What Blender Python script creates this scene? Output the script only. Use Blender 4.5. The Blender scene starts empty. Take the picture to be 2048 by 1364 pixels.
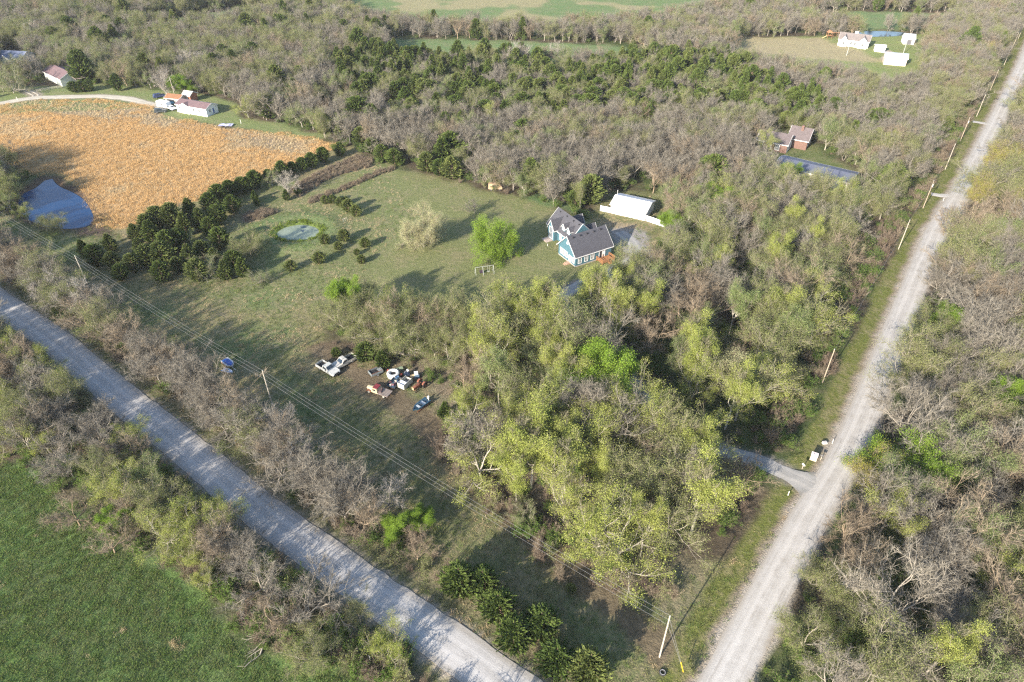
import bpy, math, random, colorsys
import numpy as np
from mathutils import Vector, Matrix
R = math.radians
sc = bpy.context.scene
COL = sc.collection

# ------------------------------------------------------------------ camera, sky, sun, exposure
CAM_H, FPX, PITCH = 90.0, 1365.0, R(37.5)
cam = bpy.data.objects.new('camera', bpy.data.cameras.new('camera'))
COL.objects.link(cam)
cam.location = (0, 0, CAM_H)
cam.rotation_euler = (R(90) - PITCH, 0, 0)
cam.data.sensor_width = 36
cam.data.lens = FPX / 2048 * 36
cam.data.clip_start = 0.5
cam.data.clip_end = 12000
sc.camera = cam

SUN_EL = R(22); SUN_AZ = R(52)      # azimuth in which the shadows fall
world = bpy.data.worlds.new('World'); sc.world = world
world.use_nodes = True
wn = world.node_tree.nodes; wl = world.node_tree.links
for n in list(wn): wn.remove(n)
sky = wn.new('ShaderNodeTexSky'); sky.sky_type = 'NISHITA'; sky.sun_disc = False
sky.sun_elevation = SUN_EL; sky.sun_rotation = R(218)
sky.air_density = 1.0; sky.dust_density = 1.0; sky.ozone_density = 1.2
bg = wn.new('ShaderNodeBackground'); bg.inputs[1].default_value = 0.13
wo = wn.new('ShaderNodeOutputWorld')
wl.new(sky.outputs[0], bg.inputs[0]); wl.new(bg.outputs[0], wo.inputs[0])
sun = bpy.data.objects.new('sun', bpy.data.lights.new('sun', 'SUN'))
COL.objects.link(sun)
sun.data.energy = 4.8; sun.data.angle = R(0.5); sun.data.color = (1.0, 0.90, 0.76)
sd = Vector((math.cos(SUN_AZ) * math.cos(SUN_EL), math.sin(SUN_AZ) * math.cos(SUN_EL), -math.sin(SUN_EL)))
sun.rotation_euler = sd.to_track_quat('-Z', 'Y').to_euler()
sc.view_settings.view_transform = 'Standard'; sc.view_settings.look = 'None'
sc.view_settings.gamma = 1.0; sc.view_settings.exposure = 1.58
sc.cycles.max_bounces = 5; sc.cycles.diffuse_bounces = 3; sc.cycles.glossy_bounces = 2
sc.cycles.transmission_bounces = 2; sc.cycles.volume_bounces = 0; sc.cycles.transparent_max_bounces = 4
sc.cycles.use_denoising = False; sc.cycles.pixel_filter_type = 'BLACKMAN_HARRIS'; sc.cycles.filter_width = 1.3
sc.cycles.caustics_reflective = False; sc.cycles.caustics_refractive = False

def G(u, v, z=0.0):
    """a point of the photograph as a place on the ground (or at height z)"""
    a = (u - 1024) / FPX; b = -(v - 682) / FPX
    dy = math.cos(PITCH) + b * math.sin(PITCH); dz = -math.sin(PITCH) + b * math.cos(PITCH)
    t = (z - CAM_H) / dz
    return (a * t, dy * t)
def PX(x, y, z=0.0):
    dz = z - CAM_H
    f = y * math.cos(PITCH) - dz * math.sin(PITCH); up = y * math.sin(PITCH) + dz * math.cos(PITCH)
    return 1024 + FPX * x / f, 682 - FPX * up / f
def GP(*pts): return [G(*p) for p in pts]

# ------------------------------------------------------------------ materials
def new_mat(name):
    m = bpy.data.materials.new(name); m.use_nodes = True
    nt = m.node_tree
    for n in list(nt.nodes): nt.nodes.remove(n)
    out = nt.nodes.new('ShaderNodeOutputMaterial')
    return m, nt, out
def N(nt, typ, **kw):
    n = nt.nodes.new(typ)
    for k, v in kw.items():
        if k.startswith('i_'):
            key = k[2:]; key = int(key) if key.isdigit() else key
            n.inputs[key].default_value = v
        else: setattr(n, k, v)
    return n
def ramp(nt, fac, stops):
    r = nt.nodes.new('ShaderNodeValToRGB')
    el = r.color_ramp.elements
    while len(el) > 1: el.remove(el[-1])
    el[0].position = stops[0][0]; el[0].color = (*stops[0][1], 1)
    for p, c in stops[1:]:
        e = el.new(p); e.color = (*c, 1)
    nt.links.new(fac, r.inputs[0])
    return r.outputs[0]
def mixc(nt, fac, a, b, mode='MIX'):
    n = nt.nodes.new('ShaderNodeMix'); n.data_type = 'RGBA'; n.blend_type = mode
    for s, v in ((n.inputs[0], fac), (n.inputs[6], a), (n.inputs[7], b)):
        if hasattr(v, 'is_output') or isinstance(v, bpy.types.NodeSocket): nt.links.new(v, s)
        elif isinstance(v, (int, float)): s.default_value = v
        else: s.default_value = (*v, 1)
    return n.outputs[2]
def mathn(nt, op, a, b=0.0, clamp=False):
    n = nt.nodes.new('ShaderNodeMath'); n.operation = op; n.use_clamp = clamp
    for s, v in ((n.inputs[0], a), (n.inputs[1], b)):
        if isinstance(v, (int, float)): s.default_value = v
        else: nt.links.new(v, s)
    return n.outputs[0]
def smooth(nt, v, lo, hi):
    n = nt.nodes.new('ShaderNodeMapRange'); n.interpolation_type = 'SMOOTHSTEP'
    n.inputs[1].default_value = lo; n.inputs[2].default_value = hi
    nt.links.new(v, n.inputs[0]); return n.outputs[0]
def noise(nt, vec, scale, detail=3, rough=0.55):
    n = N(nt, 'ShaderNodeTexNoise'); n.inputs['Scale'].default_value = scale
    n.inputs['Detail'].default_value = detail; n.inputs['Roughness'].default_value = rough
    if vec is not None: nt.links.new(vec, n.inputs['Vector'])
    return n.outputs['Fac']
_m = {}
def paint(name, col, rough=0.6, metal=0.0, var=0.18, scale=3.0, spec=0.4, dirt=None, dirt_amt=0.35):
    """plain painted / weathered surface: colour with blotchy wear and optional dirt colour"""
    if name in _m: return _m[name]
    m, nt, out = new_mat(name)
    tc = N(nt, 'ShaderNodeTexCoord')
    n1 = noise(nt, tc.outputs['Object'], scale, 4)
    c = ramp(nt, n1, [(0.3, tuple(max(0, x * (1 - var)) for x in col)), (0.7, tuple(min(1, x * (1 + var)) for x in col))])
    if dirt:
        n2 = noise(nt, tc.outputs['Object'], scale * 2.3, 5, 0.7)
        c = mixc(nt, mathn(nt, 'MULTIPLY', smooth(nt, n2, 0.48, 0.68), dirt_amt * 2, True), c, dirt)
    p = N(nt, 'ShaderNodeBsdfPrincipled'); nt.links.new(c, p.inputs['Base Color'])
    p.inputs['Roughness'].default_value = rough; p.inputs['Metallic'].default_value = metal
    p.inputs['Specular IOR Level'].default_value = spec
    nt.links.new(p.outputs[0], out.inputs[0]); _m[name] = m
    return m
def glass_mat(name='window_glass', col=(0.02, 0.03, 0.04)):
    if name in _m: return _m[name]
    m, nt, out = new_mat(name)
    p = N(nt, 'ShaderNodeBsdfPrincipled'); p.inputs['Base Color'].default_value = (*col, 1)
    p.inputs['Roughness'].default_value = 0.08; p.inputs['Specular IOR Level'].default_value = 0.8
    nt.links.new(p.outputs[0], out.inputs[0]); _m[name] = m
    return m
def bands(name, col, freq, axis='Z', depth=0.3, rough=0.6, metal=0.0, var=0.12, grout=None):
    """siding, ribbed metal or shingle courses: bands along an object axis with wear"""
    if name in _m: return _m[name]
    m, nt, out = new_mat(name)
    tc = N(nt, 'ShaderNodeTexCoord'); sp = N(nt, 'ShaderNodeSeparateXYZ'); nt.links.new(tc.outputs['Object'], sp.inputs[0])
    fr = mathn(nt, 'FRACT', mathn(nt, 'MULTIPLY', sp.outputs['XYZ'.index(axis)], freq))
    line = smooth(nt, fr, 0.0, 0.16)
    n1 = noise(nt, tc.outputs['Object'], 1.6, 5, 0.65)
    n2 = noise(nt, tc.outputs['Object'], 14, 2)
    c = ramp(nt, mathn(nt, 'ADD', mathn(nt, 'MULTIPLY', n1, 0.6), mathn(nt, 'MULTIPLY', n2, 0.4)),
             [(0.32, tuple(x * (1 - var * 1.6) for x in col)), (0.68, tuple(min(1, x * (1 + var * 1.6)) for x in col))])
    c = mixc(nt, line, grout or tuple(x * (1 - depth) for x in col), c)
    p = N(nt, 'ShaderNodeBsdfPrincipled'); nt.links.new(c, p.inputs['Base Color'])
    p.inputs['Roughness'].default_value = rough; p.inputs['Metallic'].default_value = metal
    b = N(nt, 'ShaderNodeBump'); b.inputs['Strength'].default_value = 0.5; b.inputs['Distance'].default_value = 0.03
    nt.links.new(line, b.inputs['Height']); nt.links.new(b.outputs[0], p.inputs['Normal'])
    nt.links.new(p.outputs[0], out.inputs[0]); _m[name] = m
    return m
def shingle(name, col):
    if name in _m: return _m[name]
    m, nt, out = new_mat(name)
    tc = N(nt, 'ShaderNodeTexCoord')
    mp = N(nt, 'ShaderNodeMapping'); mp.inputs['Scale'].default_value = (2.2, 2.2, 6.0)
    nt.links.new(tc.outputs['Object'], mp.inputs[0])
    v = N(nt, 'ShaderNodeTexVoronoi'); v.inputs['Scale'].default_value = 1.6; nt.links.new(mp.outputs[0], v.inputs['Vector'])
    n1 = noise(nt, tc.outputs['Object'], 0.7, 4, 0.7)
    f = mathn(nt, 'ADD', mathn(nt, 'MULTIPLY', N_gray(nt, v.outputs['Color']), 0.5), mathn(nt, 'MULTIPLY', n1, 0.6))
    c = ramp(nt, f, [(0.25, tuple(x * 0.72 for x in col)), (0.85, tuple(x * 1.3 for x in col))])
    p = N(nt, 'ShaderNodeBsdfPrincipled'); nt.links.new(c, p.inputs['Base Color']); p.inputs['Roughness'].default_value = 0.85
    nt.links.new(p.outputs[0], out.inputs[0]); _m[name] = m
    return m
def N_gray(nt, c):
    n = nt.nodes.new('ShaderNodeRGBToBW'); nt.links.new(c, n.inputs[0]); return n.outputs[0]

def foliage_mat(name, ca, cb, transl=0.35, cc=None):
    """leaf or twig colour that varies from plant to plant and from leaf to leaf"""
    if name in _m: return _m[name]
    m, nt, out = new_mat(name)
    oi = N(nt, 'ShaderNodeObjectInfo'); geo = N(nt, 'ShaderNodeNewGeometry')
    isl = geo.outputs['Random Per Island']
    tc = N(nt, 'ShaderNodeTexCoord')
    cl = noise(nt, tc.outputs['Object'], 0.55, 2)
    f = mathn(nt, 'ADD', mathn(nt, 'MULTIPLY', oi.outputs['Random'], 0.55), mathn(nt, 'MULTIPLY', isl, 0.45))
    c = mixc(nt, f, ca, cb)
    if cc: c = mixc(nt, smooth(nt, cl, 0.45, 0.62), c, cc)
    val = mathn(nt, 'ADD', 0.72, mathn(nt, 'MULTIPLY', isl, 0.56))
    mul = N(nt, 'ShaderNodeVectorMath', operation='SCALE'); nt.links.new(c, mul.inputs[0]); nt.links.new(val, mul.inputs['Scale'])
    d = N(nt, 'ShaderNodeBsdfDiffuse'); nt.links.new(mul.outputs[0], d.inputs[0])
    if transl > 0:
        t = N(nt, 'ShaderNodeBsdfTranslucent'); nt.links.new(mul.outputs[0], t.inputs[0])
        mx = N(nt, 'ShaderNodeMixShader'); mx.inputs[0].default_value = transl
        nt.links.new(d.outputs[0], mx.inputs[1]); nt.links.new(t.outputs[0], mx.inputs[2]); nt.links.new(mx.outputs[0], out.inputs[0])
    else: nt.links.new(d.outputs[0], out.inputs[0])
    _m[name] = m
    return m
def bark_mat(name, ca, cb):
    if name in _m: return _m[name]
    m, nt, out = new_mat(name)
    tc = N(nt, 'ShaderNodeTexCoord'); oi = N(nt, 'ShaderNodeObjectInfo')
    mp = N(nt, 'ShaderNodeMapping'); mp.inputs['Scale'].default_value = (5, 5, 1.2); nt.links.new(tc.outputs['Object'], mp.inputs[0])
    n1 = noise(nt, mp.outputs[0], 1.5, 4, 0.65)
    c = mixc(nt, n1, ca, cb)
    c = mixc(nt, mathn(nt, 'MULTIPLY', oi.outputs['Random'], 0.4), c, tuple(x * 0.6 for x in ca))
    d = N(nt, 'ShaderNodeBsdfDiffuse'); nt.links.new(c, d.inputs[0]); nt.links.new(d.outputs[0], out.inputs[0])
    _m[name] = m
    return m

# ------------------------------------------------------------------ mesh helpers
class MB:
    def __init__(s): s.v = []; s.f = []; s.mi = []; s.cur = 0
    def add(s, vs, fs):
        o = len(s.v); s.v += [tuple(v) for v in vs]
        for f in fs: s.f.append([i + o for i in f]); s.mi.append(s.cur)
    def box(s, c, size, rz=0.0, tilt=None):
        x, y, z = (d / 2 for d in size)
        vs = [Vector((a * x, b * y, e * z)) for a in (-1, 1) for b in (-1, 1) for e in (-1, 1)]
        M = Matrix.Rotation(rz, 3, 'Z')
        if tilt: M = M @ Matrix.Rotation(tilt[1], 3, tilt[0])
        vs = [M @ v + Vector(c) for v in vs]
        s.add(vs, [(0, 1, 3, 2), (4, 6, 7, 5), (0, 4, 5, 1), (2, 3, 7, 6), (0, 2, 6, 4), (1, 5, 7, 3)])
    def bx(s, x0, x1, y0, y1, z0, z1):
        s.box(((x0 + x1) / 2, (y0 + y1) / 2, (z0 + z1) / 2), (x1 - x0, y1 - y0, z1 - z0))
    def cyl(s, p0, p1, r0, r1=None, n=10, caps=True):
        r1 = r0 if r1 is None else r1
        p0 = Vector(p0); p1 = Vector(p1); d = (p1 - p0).normalized()
        a = d.orthogonal().normalized(); b = d.cross(a)
        vs = []
        for p, r in ((p0, r0), (p1, r1)):
            for i in range(n):
                t = 2 * math.pi * i / n; vs.append(p + (a * math.cos(t) + b * math.sin(t)) * r)
        fs = [(i, (i + 1) % n, n + (i + 1) % n, n + i) for i in range(n)]
        if caps: fs += [tuple(range(n))[::-1], tuple(range(n, 2 * n))]
        s.add(vs, fs)
    def prism(s, poly, y0, y1, axis='Y'):
        """polygon in (x, z) drawn out along y (axis 'Y'), or in (x, y) along z ('Z'), or in (y, z) along x ('X')"""
        def P(a, b, t): return {'Y': (a, t, b), 'Z': (a, b, t), 'X': (t, a, b)}[axis]
        n = len(poly)
        vs = [P(a, b, y0) for a, b in poly] + [P(a, b, y1) for a, b in poly]
        s.add(vs, [(i, (i + 1) % n, n + (i + 1) % n, n + i) for i in range(n)] + [tuple(range(n))[::-1], tuple(range(n, 2 * n))])
    def loft(s, rings, caps=True):
        n = len(rings[0]); vs = [v for r in rings for v in r]
        fs = [(k * n + i, k * n + (i + 1) % n, (k + 1) * n + (i + 1) % n, (k + 1) * n + i) for k in range(len(rings) - 1) for i in range(n)]
        if caps: fs += [tuple(range(n))[::-1], tuple(range((len(rings) - 1) * n, len(rings) * n))]
        s.add(vs, fs)
    def ring(s, c, R_, r_, n=20, m=8, axis='Z'):
        vs = []; fs = []
        for i in range(n):
            t = 2 * math.pi * i / n
            for j in range(m):
                q = 2 * math.pi * j / m
                a, b, h = (R_ + r_ * math.cos(q)) * math.cos(t), (R_ + r_ * math.cos(q)) * math.sin(t), r_ * math.sin(q)
                vs.append(Vector(c) + Vector({'Z': (a, b, h), 'Y': (a, h, b), 'X': (h, a, b)}[axis]))
                fs.append((i * m + j, ((i + 1) % n) * m + j, ((i + 1) % n) * m + (j + 1) % m, i * m + (j + 1) % m))
        s.add(vs, fs)
    def mesh(s, name, mats):
        me = bpy.data.meshes.new(name); me.from_pydata(s.v, [], s.f)
        for m in (mats if isinstance(mats, (list, tuple)) else [mats]): me.materials.append(m)
        if any(s.mi): me.polygons.foreach_set('material_index', s.mi)
        import bmesh
        b = bmesh.new(); b.from_mesh(me); bmesh.ops.recalc_face_normals(b, faces=b.faces); b.to_mesh(me); b.free()
        me.update(); return me
    def build(s, name, mats, parent=None, loc=None, rz=None):
        o = bpy.data.objects.new(name, s.mesh(name, mats)); COL.objects.link(o)
        if parent: o.parent = parent
        if loc: o.location = loc
        if rz is not None: o.rotation_euler.z = rz
        return o
def tag(o, label=None, cat=None, group=None, kind=None):
    for k, v in (('label', label), ('category', cat), ('group', group), ('kind', kind)):
        if v: o[k] = v
    return o
def thing(name, label, cat, loc, rz=0.0, group=None):
    o = bpy.data.objects.new(name, None); COL.objects.link(o); o.empty_display_size = 0.3
    o.location = (loc[0], loc[1], loc[2] if len(loc) > 2 else 0.0); o.rotation_euler.z = rz
    return tag(o, label, cat, group)
def part(name, fn, mats, parent, label=None):
    m = MB(); fn(m); o = m.build(name, mats, parent)
    if label: o['label'] = label
    return o
def np_mesh(name, v, f, k, mats, mi=None, smooth_=False):
    """v (n,3), f flat vertex indices, k corners per face (int or array)"""
    me = bpy.data.meshes.new(name)
    v = np.asarray(v, np.float32); f = np.asarray(f, np.int32).ravel()
    nf = len(f) // k if isinstance(k, int) else len(k)
    tot = np.full(nf, k, np.int32) if isinstance(k, int) else np.asarray(k, np.int32)
    st = np.concatenate([[0], np.cumsum(tot)[:-1]]).astype(np.int32)
    me.vertices.add(len(v)); me.vertices.foreach_set('co', v.ravel())
    me.loops.add(len(f)); me.loops.foreach_set('vertex_index', f)
    me.polygons.add(nf); me.polygons.foreach_set('loop_start', st)
    if mi is not None: me.polygons.foreach_set('material_index', np.asarray(mi, np.int32))
    if smooth_: me.polygons.foreach_set('use_smooth', np.ones(nf, bool))
    for m in mats: me.materials.append(m)
    me.update(calc_edges=True); me.validate()
    return me

# ------------------------------------------------------------------ the lie of the land
def line_info(pts, x, y):
    """distance and signed side (positive = left of travel) of points to a polyline"""
    best = np.full(x.shape, 1e9); side = np.zeros(x.shape)
    for i, ((ax, ay), (bx_, by_)) in enumerate(zip(pts[:-1], pts[1:])):
        dx, dy = bx_ - ax, by_ - ay; L2 = dx * dx + dy * dy
        t = np.clip(((x - ax) * dx + (y - ay) * dy) / L2, 0, 1)
        qx, qy = x - ax - t * dx, y - ay - t * dy
        d = np.hypot(qx, qy); s = dx * qy - dy * qx
        m = d < best; best[m] = d[m]; side[m] = np.sign(s)[m]
    return best, side
def poly_sd(poly, x, y):
    """signed distance to a polygon, positive inside"""
    ins = np.zeros(x.shape, bool); n = len(poly)
    for i in range(n):
        ax, ay = poly[i]; bx_, by_ = poly[(i + 1) % n]
        c = ((ay > y) != (by_ > y))
        with np.errstate(divide='ignore', invalid='ignore'):
            xi = (bx_ - ax) * (y - ay) / (by_ - ay if by_ != ay else 1e-9) + ax
        ins ^= c & (x < xi)
    d, _ = line_info(list(poly) + [poly[0]], x, y)
    return np.where(ins, d, -d)
def vnoise(x, y, scale, seed=0):
    rs = np.random.RandomState(seed); tab = rs.rand(64, 64)
    X = x / scale; Y = y / scale
    xi = np.floor(X).astype(int); yi = np.floor(Y).astype(int); fx = X - xi; fy = Y - yi
    fx = fx * fx * (3 - 2 * fx); fy = fy * fy * (3 - 2 * fy)
    g = lambda a, b: tab[a % 64, b % 64]
    return (g(xi, yi) * (1 - fx) + g(xi + 1, yi) * fx) * (1 - fy) + (g(xi, yi + 1) * (1 - fx) + g(xi + 1, yi + 1) * fx) * fy
def fbm(x, y, scale, seed=0):
    return (vnoise(x, y, scale, seed) + 0.5 * vnoise(x, y, scale / 2.1, seed + 1) + 0.25 * vnoise(x, y, scale / 4.3, seed + 2)) / 1.75
def sstep(v, a, b):
    t = np.clip((v - a) / (b - a), 0, 1); return t * t * (3 - 2 * t)

def ext(pts, a=0, b=0):
    """lengthen a polyline at both ends"""
    pts = list(pts)
    if a:
        d = Vector(pts[0]) - Vector(pts[1]); d.normalize(); pts.insert(0, tuple(Vector(pts[0]) + d * a))
    if b:
        d = Vector(pts[-1]) - Vector(pts[-2]); d.normalize(); pts.append(tuple(Vector(pts[-1]) + d * b))
    return pts
def offset(pts, o):
    out = []
    for i, p in enumerate(pts):
        a = Vector(pts[max(0, i - 1)]); b = Vector(pts[min(len(pts) - 1, i + 1)])
        d = (b - a).normalized(); out.append((p[0] - d.y * o, p[1] + d.x * o))
    return out
# left road: traced along its far edge; right road: traced along its left edge
LE = ext(GP((0, 575), (137, 665), (273, 777), (388, 864), (550, 996), (750, 1135), (920, 1249), (1085, 1364)), 120, 80)
LW = 6.3
LC = offset(LE, -LW / 2)
RL = GP((1400, 1352), (1478, 1210), (1547, 1084), (1605, 985), (1635, 941), (1671, 875), (1697, 817), (1771, 642), (1849, 460), (1897, 388), (1971, 249), (2029, 136), (2068, 50))
RL = ext(RL, 30, 700)
RWD = 5.6
RC = offset(RL, -RWD / 2)
DRV = GP((1665, 990), (1595, 957), (1540, 930), (1450, 905), (1395, 880), (1335, 845), (1290, 800), (1255, 755), (1205, 705), (1155, 670), (1125, 630), (1118, 598), (1150, 572), (1215, 548), (1268, 520), (1272, 490), (1238, 463))
FARD = GP((-120, 222), (0, 207), (60, 196), (120, 194), (200, 192), (255, 197), (290, 206), (330, 214))
FARD2 = GP((68, 197), (72, 190), (55, 182), (42, 178))
CROP = GP((-300, 830), (-60, 880), (0, 915), (60, 945), (130, 1015), (215, 1092), (330, 1145), (400, 1200), (480, 1290), (560, 1335), (700, 1350), (800, 1380), (880, 1470), (800, 1700), (-300, 1700))
MEADOW = GP((-60, 440), (0, 425), (60, 450), (150, 470), (200, 430), (260, 430), (330, 400), (450, 380), (560, 345), (640, 305), (705, 292), (760, 328), (900, 362), (990, 385), (1100, 412), (1170, 440), (1195, 415), (1200, 392), (1330, 392), (1345, 470), (1300, 500), (1262, 520), (1240, 545),
            (1180, 562), (1080, 610), (1010, 635), (900, 640), (790, 625), (680, 620), (645, 640), (655, 690), (700, 700), (800, 735), (865, 770), (890, 850), (920, 905), (985, 975), (1060, 1075), (1150, 1120), (1270, 1155), (1400, 1150), (1480, 1110), (1545, 1060), (1590, 985), (1560, 1120), (1400, 1420), (1100, 1420), (700, 1080), (-60, 560))
ORANGE = GP((-260, 262), (-60, 215), (60, 201), (200, 199), (300, 212), (330, 232), (430, 250), (520, 262), (640, 278), (690, 290), (640, 310), (560, 340), (450, 382), (330, 420), (262, 455), (225, 462), (196, 440), (170, 395), (130, 352), (60, 345), (20, 332), (0, 322), (-60, 335), (-260, 380))
YARD_W = GP((-120, 180), (0, 165), (60, 176), (90, 172), (200, 168), (300, 178), (420, 190), (470, 205), (485, 236), (560, 246), (600, 262), (660, 268), (640, 280), (330, 236), (300, 214), (-120, 235))
POND_W = GP((45, 385), (75, 375), (100, 352), (112, 372), (145, 385), (165, 400), (178, 425), (178, 448), (120, 452), (70, 440), (42, 415))
BANK_W = GP((30, 375), (70, 350), (100, 343), (140, 355), (170, 392), (190, 430), (235, 460), (240, 480), (190, 490), (150, 468), (100, 470), (30, 440))
POND_A = GP((553, 465), (570, 454), (600, 448), (625, 452), (637, 461), (625, 472), (598, 478), (570, 476))
POND_R = GP((1712, 66), (1735, 60), (1790, 61), (1820, 65), (1795, 70), (1740, 71), (1718, 72))
YARD_R = GP((1470, 76), (1640, 72), (1700, 74), (1850, 68), (1852, 100), (1835, 160), (1780, 185), (1720, 170), (1640, 152), (1560, 145), (1480, 132), (1462, 100))
YARD_B = GP((1560, 262), (1620, 275), (1650, 312), (1725, 345), (1720, 405), (1640, 405), (1560, 385), (1500, 345), (1495, 305))
BARNY = GP((1180, 450), (1190, 395), (1250, 380), (1340, 395), (1345, 455), (1300, 500), (1225, 490))
FARG = [GP((770, 76), (1050, 82), (1240, 92), (1310, 106), (1260, 136), (1000, 128), (860, 126), (775, 116)),
        GP((640, -30), (1260, -30), (1500, -30), (1440, 22), (1320, 48), (1180, 62), (1010, 66), (860, 62), (720, 45)),
        GP((260, 56), (350, 36), (480, 16), (560, 26), (480, 52), (370, 66)),
        GP((1560, 34), (1700, 22), (1920, 28), (1880, 56), (1700, 60))]
TANG = [GP((1085, 143), (1130, 137), (1165, 146), (1150, 154), (1100, 153)), GP((705, 232), (760, 215), (830, 203), (835, 212), (760, 235), (715, 245)), GP((640, 215), (700, 205), (740, 212), (660, 235)), GP((1235, 128), (1300, 116), (1310, 122), (1250, 136)), GP((0, 108), (40, 104), (60, 112), (0, 122)), GP((0, 128), (75, 122), (80, 150), (0, 165))]
PARK = GP((1218, 452), (1270, 448), (1300, 470), (1300, 520), (1262, 535), (1240, 500), (1222, 478))
WIRE_M = GP((640, 700), (700, 742), (800, 800), (880, 880), (960, 960), (1080, 1080), (1200, 1190), (1310, 1290), (1390, 1364))

HOUSE_Y = GP((1140, 530), (1290, 495), (1294, 556), (1218, 598), (1105, 636))
def round_off(poly, k=2):
    for _ in range(k):
        poly = [q for a, b in zip(poly, poly[1:] + poly[:1]) for q in ((a[0] * .75 + b[0] * .25, a[1] * .75 + b[1] * .25), (a[0] * .25 + b[0] * .75, a[1] * .25 + b[1] * .75))]
    return poly
POND_W = round_off(POND_W); POND_A = round_off(POND_A); POND_R = round_off(POND_R)
OPEN = [HOUSE_Y, CROP, MEADOW, ORANGE, YARD_W, BANK_W, YARD_R, POND_R, YARD_B, BARNY, PARK] + FARG + TANG

def axis(a, b, step, far):
    core = np.arange(a, b + step * 0.5, step); out = []; s = step; v = core[-1]
    while v < far: s *= 1.5; v += s; out.append(v)
    lo = []; s = step; v = core[0]
    while v > -far: s *= 1.5; v -= s; lo.append(v)
    return np.concatenate([lo[::-1], core, out])
gx = axis(-350, 350, 1.1, 5000); gy = axis(25, 500, 1.1, 5000)
GX, GY = np.meshgrid(gx, gy)
def height(x, y, detail=True):
    x = np.asarray(x, float); y = np.asarray(y, float)
    z = np.zeros(x.shape)
    sa = poly_sd(POND_A, x, y); z += 0.55 * np.exp(-((sa + 5.0) / 2.6) ** 2) - 0.85 * sstep(sa, -1.6, 1.0)
    sw = poly_sd(POND_W, x, y); z -= 1.3 * sstep(sw, -3.0, 1.5)
    sr = poly_sd(POND_R, x, y); z -= 1.0 * sstep(sr, -3.0, 1.5)
    dl, _ = line_info(LC, x, y); dr, _ = line_info(RC, x, y)
    z -= 0.35 * np.exp(-((dl - 5.0) / 1.1) ** 2) + 0.3 * np.exp(-((dr - 4.9) / 1.1) ** 2)
    return z
def H1(x, y): return float(height(np.array([x]), np.array([y]))[0])
GZ = height(GX, GY)

# colour of what covers the ground (albedo), patch by patch
C = np.zeros(GX.shape + (3,)); DRY = np.zeros(GX.shape)
def col(c): return np.array(c, float)
f1 = fbm(GX, GY, 14, 1); f2 = fbm(GX, GY, 5, 5); f3 = fbm(GX, GY, 30, 9); f4 = fbm(GX, GY, 2.4, 13)
def lay(w, c, dry=None):
    global C, DRY
    w = np.clip(w, 0, 1)[..., None]; C = C * (1 - w) + col(c) * w
    if dry is not None: DRY = DRY * (1 - w[..., 0]) + dry * w[..., 0]
def inside(poly, soft=1.5, wob=3.0): return sstep(poly_sd(poly, GX, GY) + (f2 - 0.5) * wob * 2, -soft, soft)
lay(np.ones(GX.shape), (0.068, 0.056, 0.040), 0.25)                       # leaf litter under the woods
lay(sstep(f1, 0.42, 0.56) * 0.85, (0.052, 0.080, 0.026))                   # green undergrowth patches
lay(sstep(f4, 0.60, 0.74) * 0.4, (0.13, 0.105, 0.078))
for p in FARG: lay(inside(p, 3, 4), (0.12, 0.175, 0.075), 0.5)
far_tan = sstep(f3, 0.5, 0.62) * inside(FARG[1], 3, 4); lay(far_tan * 0.7, (0.30, 0.25, 0.15))
for p in TANG: lay(inside(p, 2, 3), (0.27, 0.215, 0.125), 0.7)
lay(inside(TANG[5], 2, 3), (0.10, 0.14, 0.045))
lay(inside(MEADOW, 1.6, 4), (0.128, 0.138, 0.064), 0.75)
lay(inside(MEADOW, 1.6, 2) * sstep(f1, 0.42, 0.6) * 0.8, (0.112, 0.145, 0.058))
lay(inside(MEADOW, 1.6, 2) * sstep(f3, 0.52, 0.62) * 0.6, (0.20, 0.175, 0.09))
LAWN = GP((775, 335), (900, 362), (1100, 412), (1240, 545), (1080, 612), (900, 650), (740, 620), (720, 560), (760, 500), (850, 440), (800, 380))
lay(inside(HOUSE_Y, 1.5, 2), (0.125, 0.135, 0.06), 0.7)
lay(inside(LAWN, 2, 2) * 0.85, (0.150, 0.162, 0.070), 0.5)
UPL = GP((560, 400), (700, 330), (790, 350), (850, 440), (740, 560), (620, 580), (520, 575), (540, 500))
lay(inside(UPL, 3, 3) * 0.7, (0.140, 0.160, 0.068), 0.6)
BEAN = GP((1085, 380), (1115, 400), (1180, 425), (1175, 440), (1120, 420), (1050, 395))
lay(inside(BEAN, 1, 2) * 0.7, (0.085, 0.15, 0.06))
BRUSH_P = GP((575, 385), (600, 365), (660, 335), (715, 313), (745, 318), (740, 335), (680, 350), (640, 368), (600, 395))
lay(inside(BRUSH_P, 1.5, 2) * 0.9, (0.245, 0.185, 0.125), 0.8)
PILE = GP((490, 430), (510, 422), (545, 418), (555, 425), (520, 440), (492, 443))
lay(inside(PILE, 1.5, 2), (0.15, 0.105, 0.085), 0.3)
sa = poly_sd(POND_A, GX, GY)
lay(np.exp(-((sa + 4.5) / 3.5) ** 2) * 0.6, (0.10, 0.15, 0.06), 0.3)
lay(sstep(sa, -2.4, -0.9), (0.115, 0.155, 0.038), 0.2)
lay(inside(ORANGE, 1.2, 4), (0.39, 0.255, 0.125), 0.25)
og = poly_sd(GP((-260, 262), (60, 200), (300, 212), (430, 250), (640, 285), (560, 300), (350, 262), (200, 236), (60, 222), (-60, 250)), GX, GY)
lay(sstep(og + (f1 - 0.5) * 26, -4, 8), (0.27, 0.205, 0.135), 0.5)
lay(inside(ORANGE, 1.2, 2) * sstep(f1, 0.62, 0.76) * 0.35, (0.24, 0.20, 0.12))
lay(inside(YARD_W, 1.5, 2), (0.15, 0.185, 0.075), 0.5)
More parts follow.
